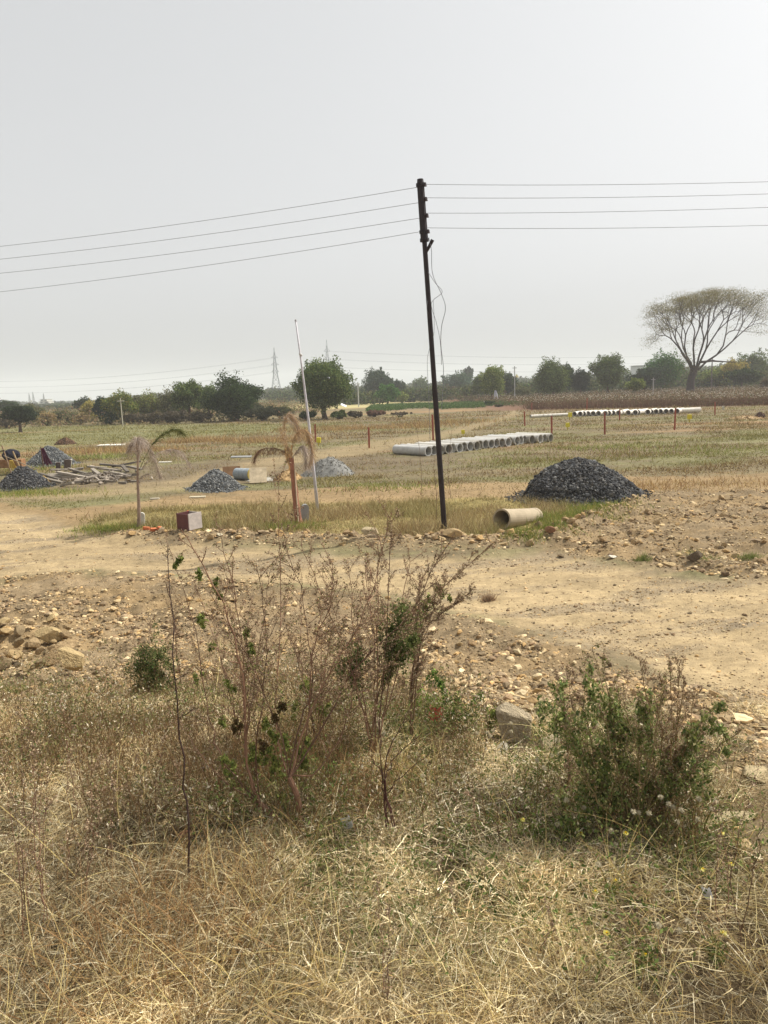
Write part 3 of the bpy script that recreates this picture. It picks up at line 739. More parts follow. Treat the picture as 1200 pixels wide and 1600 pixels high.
# heap of planks: (px, py, length, yaw, tilt, lift)
PL = [(182, 734, 1.5, .1, .03, .16), (200, 733, 1.3, -.1, -.04, .2), (170, 737, 1.4, .05, .0, .1), (196, 738, 1.2, -.5, .1, .12), (205, 741, .8, .2, 0, .03), (186, 741, 1.3, -.35, .05, .08),
      (150, 741, 1.5, .15, .02, .1), (140, 744, 1.2, .4, -.04, .08), (128, 743, 1.1, -.1, .1, .14), (160, 746, .9, .1, .02, .03), (118, 747, 1.3, .3, .06, .1), (108, 744, 1.1, .6, -.08, .14),
      (100, 748, 1.2, -.2, .1, .08), (90, 744, .9, .7, .15, .1), (84, 752, .9, -.35, .02, .03), (104, 757, .8, .1, .0, .0), (116, 755, .7, .4, .0, .0), (144, 751, .7, .15, 0, 0), (172, 750, .5, 0, 0, 0),
      (192, 752, .4, -.3, 0, 0), (206, 750, .45, .2, 0, 0), (134, 749, 1.0, .05, .03, .05), (94, 740, .8, .2, .1, .2), (112, 740, .7, -.5, .12, .16), (212, 737, .9, .05, 0, .16), (178, 745, 1.1, .22, 0, .02),
      (80, 748, 1.0, -.5, .05, .05), (122, 738, .9, .2, -.05, .2), (152, 737, .9, .0, .04, .18)]
for j, (a, c_, L_, yw, tl, lf) in enumerate(PL):
    g = R.uniform(.35, 1.1); yw += R.normal() * .38; tl += R.normal() * .08; L_ *= R.uniform(.55, 1.0)
    side = 'right' if a > 160 else ('left' if a < 115 else 'middle')
    board('plank', a, c_ + 4, (L_, .13, .07), (R.normal() * .1, tl, yw), srgb(178, 166, 150, K) * g * .9, f'weathered grey-tan plank at the {side} of the low plank heap', 'plank', 'planks of the low heap', lf, dy=R.normal() * .12)
bb = Bag()
for k in range(170):
    q = at(R.normal(140, 38), R.normal(748, 5)); s3 = R.uniform(.06, .4)
    box(bb, (q[0], q[1], h1(q[0], q[1]) + R.uniform(.02, .16)), (s3, R.uniform(.03, .1), R.uniform(.02, .06)), srgb(176, 162, 146, K) * R.uniform(.25, 1.15), rotm(R.normal() * .4, R.normal() * .3, R.uniform(0, 3.1)))
tag(bb.build('wood_scraps', M_wood), 'small broken wood scraps strewn through the low plank heap', 'debris', kind='stuff')
board('concrete_block', 87, 742, (.16, .16, .34), (.05, .08, .3), srgb(84, 70, 64, K), 'smaller dark upright block behind the left of the plank heap', 'block', None, .12, M_conc, .3)
board('concrete_block', 101, 740, (.24, .2, .4), (.0, .1, .5), srgb(96, 82, 74, K), 'larger dark upright block behind the left of the plank heap', 'block', None, .12, M_conc, .35)
board('slab', 106, 738, (.06, .2, .38), (.0, .25, .3), srgb(200, 192, 178, K), 'pale slab leaning on the larger dark block', 'slab', None, .12, M_conc, .35)

# shelter and camp things at the left edge
board('wooden_crate', -4, 746, (1.15, .5, .32), (0, 0, .12), srgb(150, 112, 78, K), 'brown wooden crate cut by the left edge behind the dark gravel pile', 'crate', None, .3, M_wood, 1.0)
def cloth_on(name, px, py, wpx, hpx, cols, label, cat, Y, folds=5, lean=.1, amp=.06):
    bb = Bag(); n, m = 22, 16; w = wpx / F * Y; hh = hpx / F * Y; top = pt(px, py - hpx, Y)
    V = []; CC = []
    for i in range(n):
        for j in range(m):
            u = j / (m - 1) - .5; t = i / (n - 1); ww = w * (.35 + .65 * t)
            V.append([top[0] + u * ww + lean * hh * t, Y + amp * math.sin(folds * 6.28 * u + 3 * t) * (.4 + .6 * t), top[2] - t * hh * (1 - .12 * abs(math.sin(7 * u + 1)))])
            CC.append(cols[int(abs(u * 9 + t)) % len(cols)])
    ii = np.arange(n - 1)[:, None] * m + np.arange(m - 1)[None]
    V = np.array(V); Fq = np.stack([ii, ii + 1, ii + m + 1, ii + m], -1).reshape(-1, 4)
    bb.add(V, Fq, np.array(CC)); bb.add(V + np.array([0, .012, 0]), Fq[:, ::-1], np.array(CC))
    o = bb.build(name, M_cloth, origin=(top[0], Y, top[2]), smooth=True); return tag(o, label, cat)
q = at(68, 733); Yc = q[1]
b = Bag(); zt = pt(65, 699, Yc)[2]; g0 = h1(q[0], Yc)
pp0 = np.array([q[0], Yc + .03, g0 - .05]); tube(b, [pp0, np.array([pt(63, 699, Yc)[0], Yc + .03, zt + .03])], [.025, .02], srgb(100, 80, 66), 8)
tag(b.build('wooden_stake', M_wood, origin=pp0), 'wooden stake holding up the purple cloth', 'stake')
cloth_on('draped_cloth', 66, 728, 12, 28, [srgb(110, 62, 82), srgb(140, 96, 112), srgb(88, 48, 66)], 'purple striped cloth draped over a stake before the conical gravel pile', 'cloth', Yc - .02, 3, .25, .05)
q = at(26, 750); p0 = np.array([q[0], q[1] + .6, h1(q[0], q[1] + .6)])
b = Bag(); tube(b, [p0, pt(20, 705, p0[1])], [.035, .028], srgb(168, 144, 110, K), 8); tag(b.build('wooden_stake', M_wood, origin=p0), 'pale wooden stake standing right of the yellow cloth', 'stake')
q = at(2, 752); p1_ = np.array([q[0], q[1] + .9, h1(q[0], q[1] + .9)])
b = Bag(); tube(b, [p1_, pt(3, 696, p1_[1])], [.03, .025], srgb(150, 126, 100, K), 8); tube(b, [pt(-4, 706, p1_[1] - .04), pt(7, 704, p1_[1] - .04)], [.022, .022], srgb(70, 60, 56), 6)
tag(b.build('cross_stake', M_wood, origin=p1_), 'thin stake with a cross stick at the left edge', 'stake')
cloth_on('yellow_cloth', 17, 733, 12, 14, [srgb(214, 186, 96), srgb(224, 200, 120), srgb(196, 166, 80)], 'yellow cloth hanging over the corner of the brown crate', 'cloth', p0[1] - .25, 3, .2, .05)
# dark tarpaulin bundle: soft lump
def lump(name, px, py, wpx, hpx, col, label, cat, mat=M_cloth, dy=0., lift=0., seed=0):
    q = at(px, py); Y = q[1] + dy; w = wpx / F * Y / 2; hh = hpx / F * Y
    V, Fc = ICO2; V = V.copy(); nz = fbm(V[:, 0] * 2 + seed, V[:, 1] * 2 + V[:, 2] * 1.7, seed, 3)
    V = V * (0.8 + .45 * nz)[:, None] * np.array([w, w * .7, hh / 2]); V[:, 2] += hh * .4
    bb = Bag(); bb.add(V, Fc, col); o = bb.build(name, mat, smooth=False); o.location = (q[0], Y, h1(q[0], Y) + lift); return tag(o, label, cat)
lump('tarpaulin_bundle', 2, 746, 26, 18, srgb(58, 58, 66), 'dark tarpaulin bundle on top of the brown crate', 'tarpaulin', M_cloth, .95, .6, 2)
lump('tarpaulin_bundle', 30, 746, 24, 10, srgb(50, 50, 56), 'low black tarpaulin on the ground right of the pale stake', 'tarpaulin', M_cloth, .7, 0., 4)
b = Bag(); A = pt(6, 712, p1_[1]); B = pt(62, 742, p1_[1] - 1.0); B[2] = h1(B[0], B[1]) + .35
tube(b, [A, (A + B) / 2, B], [.018] * 3, srgb(150, 134, 112), 6); tag(b.build('leaning_stick', M_wood, origin=A), 'long thin stick sloping down over the dark gravel pile at the left', 'stick')

# litter
q = at(681, 1133); bb = Bag(); n = 9
uu, vv = np.meshgrid(np.linspace(-1, 1, n), np.linspace(-1, 1, n)); wz = (fbm(uu * 1.6 + 4, vv * 1.6, 3, 4) - .5)
Vw = np.stack([uu * .042 + .01 * vv, vv * .02 + wz * .03, vv * .032 - uu * .014 + .04 + wz * .035], -1).reshape(-1, 3); ii = np.arange(n - 1)[:, None] * n + np.arange(n - 1)[None]
Fq2 = np.stack([ii, ii + 1, ii + n + 1, ii + n], -1).reshape(-1, 4)
cw = np.where((np.abs(uu.ravel()) > .75)[:, None], srgb(205, 150, 130), srgb(165, 62, 58)); bb.add(Vw, Fq2, cw); bb.add(Vw + np.array([0, .003, 0]), Fq2[:, ::-1], cw)
o = bb.build('snack_wrapper', M_cloth); o.location = (q[0], q[1] - .03, h1(q[0], q[1]) + .05); tag(o, 'crumpled red wrapper beside the mossy tan rock', 'wrapper')
for a, c_, lab in ((543, 1304, 'crumpled white plastic scrap in the straw right of the big dry shrub'), (1103, 1416, 'grey-white crumpled paper in the grass at the lower right'), (322, 1215, 'small white scrap in the weeds among the shrub stems')):
    q = at(a, c_); bb = Bag(); Vw2 = Vw * R.uniform(.45, .6); bb.add(Vw2, Fq2, srgb(205, 205, 208)); bb.add(Vw2 + np.array([0, .003, 0]), Fq2[:, ::-1], srgb(205, 205, 208))
    o = bb.build('plastic_scrap', M_cloth); o.location = (q[0], q[1], h1(q[0], q[1]) + .03); o.rotation_euler = (.5, .3, R.uniform(0, 6)); tag(o, lab, 'litter')

# ------------------------------------------------------------------ far pylons, buildings, poles
def pylon(px, pytop, D, name, label, arms=((.52, 11), (.66, 12), (.8, 10)), wpx=17, thick=.11):
    top = pt(px, pytop, D); hh = top[2]; w0 = wpx / F * D / 2; cx = top[0]
    o0 = np.array([cx, D, h1(cx, D)]); root = empty(name, o0, label, 'pylon', 'high-voltage pylons')
    col = srgb(96, 100, 108)
    wd = lambda t: w0 * (1 - t / .45 * .62) if t < .45 else w0 * (.38 - (t - .45) / .55 * .36)
    cor = lambda t, k: np.array([(-1, -1), (1, -1), (1, 1), (-1, 1)][k] + (0,), float) * np.array([wd(t), wd(t), 0]) + np.array([0, 0, t * hh])
    b = Bag()
    for k in range(4): tube(b, [cor(0, k), cor(.45, k), cor(1, k)], [thick, thick * .8, thick * .6], col, 4)
    b.build('tower_legs', M_steel, root, origin=(0, 0, 0)); b = Bag()
    lv = [0, .16, .3, .42, .5, .58, .66, .74, .82, .9]
    for t0, t1 in zip(lv[:-1], lv[1:]):
        for k in range(4):
            tube(b, [cor(t0, k), cor(t1, (k + 1) % 4)], thick * .55, col, 3, False); tube(b, [cor(t1, k), cor(t0, (k + 1) % 4)], thick * .55, col, 3, False); tube(b, [cor(t1, k), cor(t1, (k + 1) % 4)], thick * .5, col, 3, False)
    b.build('lattice_bracing', M_steel, root, origin=(0, 0, 0))
    for t, ap in arms:
        L_ = ap / F * D / 2
        for s in (-1, 1):
            b = Bag(); tip = np.array([s * L_, 0, t * hh])
            for k in ((0, 3) if s < 0 else (1, 2)):
                tube(b, [cor(t, k), tip], thick * .6, col, 4, False); tube(b, [cor(t + .04, k), tip], thick * .5, col, 4, False)
            b.build('cross_arm', M_steel, root, origin=(0, 0, 0))
    return [(cx + s * ap / F * D / 2, D, t * hh) for t, ap in arms for s in (-1, 1)]
a1 = pylon(428, 543, 420, 'power_pylon', 'grey lattice pylon left of the white leaning pole')
a2 = pylon(510, 531, 430, 'power_pylon', 'lattice pylon whose top shows above the big round tree')
a3 = pylon(757, 583, 800, 'power_pylon', 'tiny far pylon right of the utility pole', wpx=9, thick=.3, arms=((.6, 7), (.8, 6)))
WC2 = srgb(120, 122, 128)
for j, (s, e_) in enumerate(zip(a1, a2)):
    s = np.array(s); e_ = np.array(e_); 
    side_l = np.array([-330., 520., s[2] * .95]); side_r = np.array([360., 560., e_[2] * 1.0])
    t = np.linspace(0, 1, 30)[:, None]
    def span(a, c, sg): P = a + (c - a) * t; P[:, 2] -= sg * 4 * (t * (1 - t))[:, 0]; return P
    for A_, C_, sg, w in ((side_l, s, 6, 'left'), (e_, side_r, 7, 'right')):
        bb = Bag(); tube(bb, span(A_, C_, sg), .03, WC2, 4, False); o = bb.build('transmission_line', M_steel, origin=A_)
        tag(o, f'faint far transmission line crossing the hazy sky on the {w}', 'power line', 'far transmission lines')
for a, yt in ((45, 614), (51, 612), (67.5, 614)):
    q = pt(a, yt, 600); b = Bag(); z0 = h1(q[0], 600)
    for k in range(3):
        an = k * 2.09; tube(b, [(q[0] + 1.2 * math.cos(an), 600 + 1.2 * math.sin(an), z0), (q[0], 600, q[2])], [.3, .16], srgb(130, 128, 130), 4)
    for t in np.linspace(.15, .85, 6): tube(b, [(q[0] - 1.1 * (1 - t), 600 - .3, z0 + (q[2] - z0) * t), (q[0] + 1.1 * (1 - t), 600 - .3, z0 + (q[2] - z0) * t)], .12, srgb(130, 128, 130), 4)
    tag(b.build('far_mast', M_steel, origin=(q[0], 600, z0)), 'thin faint mast on the far skyline near the white house at the left', 'mast', 'far masts')

def house(px, D, wpx, ytop, floors, label, name='house', cw=srgb(220, 216, 206, K), roof=None, dep=8., cat='house', setback=True):
    c = pt(px, ytop, D); w = wpx / F * D; z0 = h1(c[0], D); H_ = c[2] - z0; fh = H_ / floors
    root = empty(name, (c[0], D, z0), label, cat)
    for f in range(floors):
        ww = w * (1 - .22 * f if setback else 1); b = Bag(); box(b, (0, dep / 2, fh * (f + .5)), (ww, dep, fh - .16), cw); b.build('wall', M_conc, root, origin=(0, 0, 0))
        b = Bag(); box(b, (0, dep / 2 - .3, fh * (f + 1)), (ww + .9, dep + 1, .15), cw * .9 if roof is None or f < floors - 1 else roof); b.build('roof' if f == floors - 1 else 'balcony_slab', M_conc, root, origin=(0, 0, 0))
        nw = max(2, int(ww / 3.2))
        for i in range(nw):
            b = Bag(); box(b, (-ww / 2 + ww * (i + .5) / nw, -.03, fh * (f + .5)), (ww / nw * .42, .12, fh * .42), srgb(70, 76, 84)); b.build('window', M_paint, root, origin=(0, 0, 0))
    return root
house(68, 480, 18, 624, 3, 'white terraced house showing between the trees at the far left')
house(88, 520, 12, 627, 2, 'low grey house right of the white terraced house', cw=srgb(186, 190, 190, K))
house(100, 430, 20, 634, 1, 'low shed with a turquoise roof at the far left', 'shed', cw=srgb(180, 186, 180, K), roof=srgb(90, 160, 170), cat='shed')
house(1002, 330, 14, 571, 1, 'small white building above the dark trees at the right', 'house', cw=srgb(226, 226, 226, K), setback=False)
house(742, 500, 22, 607, 2, 'faint grey house in the haze right of the utility pole', cw=srgb(170, 166, 160, K))
# farm poles
def fpole(px, D, ytop, rad, label, col, name='farm_pole'):
    c = pt(px, ytop, D); z0 = h1(c[0], D); b = Bag(); tube(b, [(c[0], D, z0 - .1), (c[0], D, c[2])], [rad, rad * .8], col, 8); box(b, (c[0], D, c[2] - .3), (.7, .1, .1), col)
    tag(b.build(name, M_paint, origin=(c[0], D, z0)), label, 'pole')
fpole(559, 130, 597, .11, 'pale pole in the far field right of the big round tree', srgb(190, 190, 188, K))
fpole(804, 122, 572, .09, 'slim pole with a small flag near the green crop', srgb(176, 176, 172, K))
fpole(757, 112, 627, .12, 'short pale post at the corner of the green crop', srgb(200, 196, 186, K))
fpole(1021, 118, 590, .1, 'short pole standing in the brown crop', srgb(176, 176, 176, K))
fpole(188, 78, 622, .06, 'thin pale bare pole before the yellowish trees at the left', srgb(200, 192, 170, K))
fpole(1113, 135, 560, .11, 'dark slim pole right of the large umbrella-shaped tree', srgb(110, 104, 100, K))
cloth_on('flag', 807, 590, 5, 5, [srgb(230, 220, 160)], 'small pale yellow flag on the slim far pole', 'flag', 121.9, 2, .3, .1)
cloth_on('scarecrow_cloth', 774, 624, 8, 14, [srgb(214, 214, 220), srgb(196, 196, 204)], 'white cloth hanging on sticks below the light green tree', 'cloth', 120, 2, .1, .2)
q = pt(774, 612, 120.1); b = Bag(); tube(b, [(q[0], 120.2, h1(q[0], 120.2)), (q[0], 120.2, q[2] + .2)], .05, srgb(120, 100, 84), 5); tag(b.build('scarecrow_stick', M_wood, origin=(q[0], 120.2, 0)), 'stick holding the far white cloth upright', 'stick')
for a, c_, w, lab in ((810, 619, 9, 'white sheet slanting by the foot of the slim far pole'), (537, 634, 9, 'white sheet slanting at the edge of the pale strip right of the round tree'), (595, 627, 9, 'white patch lying on the pale far strip')):
    q = at(a, c_ + 2); ww = w / F * q[1]; bb = Bag(); box(bb, (0, 0, ww * .3), (ww, .9, .08), srgb(222, 222, 226), rotm(.3, .45 if a != 595 else .05, 0)); o = bb.build('white_sheet', M_paint); o.location = (q[0], q[1], h1(q[0], q[1])); tag(o, lab, 'sheet')

# ------------------------------------------------------------------ trees
def branching(bag, start, d0, tips, r_tip, col, maxr=9, depth=0, sides=6, curve=.25):
    """a limb from `start` that keeps splitting until every tip is reached (pipe-model radii)"""
    n = len(tips); r0 = min(maxr, r_tip * n ** .48)
    if n == 1 or depth > 9:
        for t in tips:
            m = (start + t) / 2 + (d0 * np.linalg.norm(t - start) * curve * .5)
            tube(bag, [start, m, t], [r0, r0 * .75, r_tip * .5], col, 4 if depth > 2 else sides, False)
        return
    ctr = tips.mean(0); fr = R.uniform(.28, .42)
    seg = (ctr - start) * fr; L = np.linalg.norm(seg); end = start + seg + R.normal(size=3) * L * .09
    m = start + d0 * L * .5 + (end - start - d0 * L) * .35
    tube(bag, [start, m, end], [r0, r0 * .93, r0 * .86], col, sides if depth < 3 else 4, False)
    nd = unit(end - m)
    D = tips - end; u = unit(D); ax = u - u.mean(0); _, _, Vt = np.linalg.svd(ax, full_matrices=False); s = ax @ Vt[0]
    k = s > np.median(s) if n > 3 else s > s.mean()
    if k.all() or not k.any(): k = np.arange(n) < n // 2
    for g in (k, ~k): branching(bag, end, nd, tips[g], r_tip, col, maxr, depth + 1, sides, curve)

def tree(px, D, ytop, wpx, ybot_crown, label, cols, name='tree', cat='tree', n=9000, leaf=None, blobs=34, dens=.34, trunk=.22, bark=srgb(92, 78, 66), shape=.8, ybase=None, group=None, skew=0., multi=1, airy=0.):
    c = pt(px, ytop, D); z0 = h1(c[0], D); k = D / F
    zc0 = max(CAMZ + (hor(px) - ybot_crown) * k, z0 + .1); ztop = CAMZ + (hor(px) - ytop) * k; rx = wpx * k / 2; rz_ = (ztop - zc0) / 2; zc = (ztop + zc0) / 2
    org = np.array([c[0], D, z0]); root = empty(name, org, label, cat, group)
    # blob centres inside an uneven ellipsoid
    u = rdir(blobs) * (R.random((blobs, 1)) ** .45); bc = u * np.array([rx * shape, rx * shape * .9, rz_ * .8]) * (1 - dens * .35) + np.array([c[0] + skew * rx, D, zc])
    wid = 1 - .35 * np.clip((bc[:, 2] - zc) / rz_, -1, 1) ** 2; bc[:, 0] = c[0] + (bc[:, 0] - c[0]) * wid
    br = R.uniform(.75, 1.35, blobs) * dens * min(rx, rz_ * 1.15)
    lf = leaf or max(.16, D * .0019)
    ib = R.integers(0, blobs, n); dr = rdir(n); rr = (.45 + .62 * R.random((n, 1)) ** .6)
    P = bc[ib] + dr * rr * br[ib][:, None] * np.array([1.15, 1.15, .85])
    # sprigs that stick out
    ns = n // 14; isx = R.integers(0, blobs, ns); out = unit(bc[isx] - np.array([c[0], D, zc]) + R.normal(size=(ns, 3)) * .25)
    P = np.concatenate([P, bc[isx] + out * br[isx][:, None] * R.uniform(.9, 1.5, (ns, 1))])
    P = P[P[:, 2] > z0 + .05]
    if airy: P = P[fbm(P[:, 0] * 1.3 / max(rx * .3, .4), P[:, 2] * 1.3 / max(rx * .3, .4), int(px) % 50, 3) > airy * .5]
    cb = pick(cols, blobs, .25) * 1.22; C = cb[R.integers(0, blobs, len(P))] * (1 + R.normal(size=(len(P), 1)) * .18).clip(.5, 1.6)
    b = Bag(); leaves(b, P, R.uniform(.7, 1.3, len(P)) * lf, C, aspect=.7); b.build('crown', M_leaf, root)
    b = Bag(); tr = trunk
    for mm in range(multi):
        off = np.array([(mm - (multi - 1) / 2) * tr * 3, R.normal() * tr, 0]); st = org + off * .3
        fk = np.array([c[0] + R.normal() * rx * .06 + off[0] * 2, D, max(zc0 + rz_ * .25, z0 + .4)])
        mid = (st + fk) / 2 + R.normal(size=3) * tr * .5
        tube(b, [st - np.array([0, 0, .1]), st + (fk - st) * .12, mid, fk], [tr * 1.35, tr, tr * .85, tr * .7], bark, 8)
        sel = np.arange(mm, blobs, multi)
        branching(b, fk, np.array([0, 0, 1.]), bc[sel], tr * .13, bark * .9, maxr=tr * .62, depth=1)
    b.build('trunk', M_bark, root)
    return root
GD = [srgb(58, 72, 44), srgb(48, 62, 40), srgb(70, 84, 50)]; GM = [srgb(84, 98, 56), srgb(70, 86, 48), srgb(98, 108, 62)]; GL = [srgb(112, 124, 62), srgb(96, 112, 56), srgb(128, 134, 76)]
GY = [srgb(136, 128, 66), srgb(120, 116, 62), srgb(150, 136, 76)]; GO = [srgb(92, 94, 62), srgb(80, 82, 56), srgb(106, 104, 72)]; GB = [srgb(96, 88, 70), srgb(82, 76, 60), srgb(112, 100, 80)]
GX = [srgb(66, 100, 48), srgb(56, 88, 44), srgb(80, 112, 54)]
TREES = [
 # px, D, ytop, w, ybotcrown, label, cols, kwargs
 (503, 78, 557, 96, 645, 'big round tree with pale-tipped leaves behind the white leaning pole', GM, dict(n=26000, blobs=70, dens=.3, trunk=.3, leaf=.2, airy=.35, ybase=655)),
 (362, 82, 586, 76, 654, 'dense dark green rounded tree, biggest of the left tree line', GD, dict(n=22000, blobs=60, dens=.34, trunk=.3, leaf=.19)),
 (290, 86, 588, 46, 650, 'loose light-leaved tree left of the dense dark rounded tree', GM, dict(n=12000, blobs=40, dens=.3, trunk=.25, leaf=.2, airy=.5)),
 (322, 90, 598, 34, 650, 'slim bushy tree wedged left of the dense dark rounded tree', GM, dict(n=8000)),
 (262, 90, 608, 40, 655, 'olive bushy tree in the middle of the left tree line', GO, dict(n=8000, airy=.3)),
 (236, 92, 612, 44, 656, 'olive-yellow feathery tree right of the yellow-green tree', [GO[0], GL[0], GY[1]], dict(n=9000, airy=.4)),
 (212, 92, 614, 30, 656, 'thin olive tree between the yellow-green and the feathery trees', GO, dict(n=6000, airy=.4)),
 (187, 84, 611, 42, 655, 'yellow-green tree behind the thin pale bare pole', [GY[0], GL[0], GM[0]], dict(n=9000, airy=.3)),
 (156, 86, 612, 24, 658, 'dark narrow upright tree left of the yellow-green tree', [srgb(40, 56, 46), srgb(50, 66, 50)], dict(n=8000, shape=.9)),
 (139, 96, 626, 26, 656, 'small yellowish tree left of the dark narrow tree', GY, dict(n=5000, airy=.4)),
 (129, 130, 621, 24, 645, 'dark rounded far tree behind the small yellowish tree', GD, dict(n=4500)),
 (27, 72, 630, 50, 662, 'low dark round tree with its trunk showing at the left', [srgb(56, 66, 50), srgb(64, 74, 56)], dict(n=9000, trunk=.16, ybase=668)),
 (46, 100, 630, 44, 656, 'grey-green bushy tree right behind the low dark round tree', GO, dict(n=7000)),
 (8, 130, 624, 36, 650, 'dark tree cut by the left edge of the picture', GD, dict(n=6000)),
 (590, 170, 577, 62, 624, 'tall dark far tree group right of the big round tree', [srgb(58, 74, 58), srgb(66, 80, 60)], dict(n=12000, blobs=44, airy=.3, dens=.3)),
 (622, 180, 592, 30, 626, 'dark tree right of the tall dark far trees', [srgb(56, 72, 56), srgb(64, 78, 58)], dict(n=6000)),
 (604, 140, 600, 40, 627, 'bright green bushy tree in front of the tall dark far trees', GX, dict(n=9000)),
 (628, 150, 612, 18, 628, 'light green low bush right of the bright green bushy tree', GL, dict(n=3000)),
 (655, 260, 590, 30, 620, 'hazy rounded far tree left of the utility pole', GM, dict(n=5000)),
 (714, 210, 580, 60, 624, 'hazy blue-green wide tree right of the utility pole', [srgb(66, 82, 66), srgb(74, 90, 66)], dict(n=9000, blobs=44)),
 (732, 300, 572, 16, 600, 'small round far crown rising above the wide hazy tree', GD, dict(n=3000)),
 (768, 128, 566, 46, 625, 'light green tall tree above the white cloth', GL, dict(n=12000, blobs=50, dens=.28, airy=.35)),
 (795, 150, 578, 28, 622, 'dark tree between the light green tree and the slim far pole', GD, dict(n=5000)),
 (748, 145, 584, 24, 622, 'mid green tree on the left shoulder of the light green tall tree', GM, dict(n=5000, airy=.3)),
 (863, 122, 561, 56, 619, 'broad dark green tree right of the slim far pole', GM, dict(n=15000, blobs=50, airy=.2)),
 (886, 140, 564, 24, 615, 'narrow green tree behind the right side of the broad dark green tree', GD, dict(n=5000)),
 (907, 135, 574, 34, 614, 'very dark tree between the two broad green trees', [srgb(44, 54, 42), srgb(52, 62, 46)], dict(n=7000)),
 (950, 128, 553, 56, 606, 'domed green tree with a rounded top left of the small white building', GM, dict(n=15000, blobs=50)),
 (1036, 150, 550, 66, 604, 'bright-topped green tree left of the umbrella-shaped tree', GX, dict(n=12000, blobs=44, airy=.3)),
 (1010, 135, 575, 66, 604, 'dark spreading bush below the small white building', [srgb(50, 62, 46), srgb(58, 70, 50)], dict(n=10000, blobs=44)),
 (993, 118, 590, 34, 612, 'small round light green bush in the brown crop', GL, dict(n=5000)),
 (1120, 150, 572, 60, 604, 'light green bush right of the umbrella-shaped tree trunk', GL, dict(n=9000)),
 (1178, 170, 548, 50, 600, 'blue-green tree by the right edge under the umbrella crown', GM, dict(n=9000)),
 (1150, 140, 560, 40, 596, 'yellowish sparse tree near the right edge', GY, dict(n=4000, airy=.7)),
 (1160, 135, 576, 70, 600, 'dark green bush near the right edge behind the brown crop', GD, dict(n=9000)),
 (1198, 120, 590, 24, 610, 'dark brown bush at the right edge by the crop', GB, dict(n=4000)),
]
for a in TREES:
    a = list(a)
    if a[0] < 450: a[3] *= 1.22
    tree(*a[:7], **a[7])
BUSH = [(410, 80, 631, 62, 660, 'dark grey-green thicket right of the dense dark tree', [srgb(70, 74, 58), srgb(80, 82, 64)]), (442, 84, 634, 36, 658, 'olive bush between the dark thicket and the round tree', GO),
        (240, 82, 642, 50, 660, 'grey-brown scrub bush below the olive trees', GB), (275, 80, 640, 50, 662, 'dark grey-brown scrub below the light-leaved tree', [srgb(76, 72, 60), srgb(88, 80, 66)]),
        (312, 81, 642, 46, 662, 'brown scrub bush left of the dense dark tree foot', GB), (208, 84, 644, 34, 660, 'brownish bush at the foot of the thin olive tree', GB), (172, 84, 642, 34, 661, 'low dark bush at the foot of the yellow-green tree', GD),
        (100, 90, 640, 40, 664, 'khaki bush in the left scrub below the turquoise roof', GO), (72, 88, 644, 40, 666, 'tan dry bush right of the low dark round tree', [srgb(150, 130, 90), srgb(130, 114, 80)]), (124, 88, 644, 30, 662, 'tan dry bush left of the dark narrow tree', [srgb(140, 120, 84), srgb(124, 108, 76)]),
        (10, 84, 650, 40, 668, 'brown low bush at the left edge behind the dark round tree', GB),
        (557, 78, 640, 30, 656, 'brown twiggy bush right of the big round tree foot', GB), (585, 80, 640, 40, 656, 'reddish-brown scrub bush before the pale far strip', [srgb(120, 92, 78), srgb(104, 84, 70)]), (530, 77, 640, 34, 656, 'green low bush under the right of the big round tree', GM),
        (478, 77, 642, 30, 657, 'dark low bush under the left of the big round tree', GD), (626, 82, 644, 46, 654, 'grey-brown low scrub before the green crop', GB),
        (625, 76, 652, 10, 659, 'tiny round green bush in the field before the crop', GM), (700, 175, 603, 44, 626, 'brownish hazy bush right of the utility pole', GB), (660, 170, 608, 40, 628, 'grey-brown hazy scrub left of the utility pole', GB),
        (735, 150, 604, 30, 626, 'khaki bush below the wide hazy tree', GO), (765, 108, 626, 24, 638, 'dark bush on the edge of the green crop', GD), (779, 100, 632, 18, 642, 'khaki bush by the mouth of the field track', GO),
        (840, 112, 622, 60, 640, 'brown bush at the left end of the brown crop', GB), (815, 130, 604, 40, 622, 'grey-green hazy bush behind the slim far pole', GO), (780, 150, 606, 26, 622, 'dark grey bush behind the white cloth', GB)]
for px, D, yt, w, yb_, lab, cols in BUSH:
    tree(px, D, yt, w, yb_ + 3, lab, cols, name='bush', cat='bush', n=int(1600 + w * 75), blobs=24, dens=.4, trunk=.07, multi=3, shape=.95)

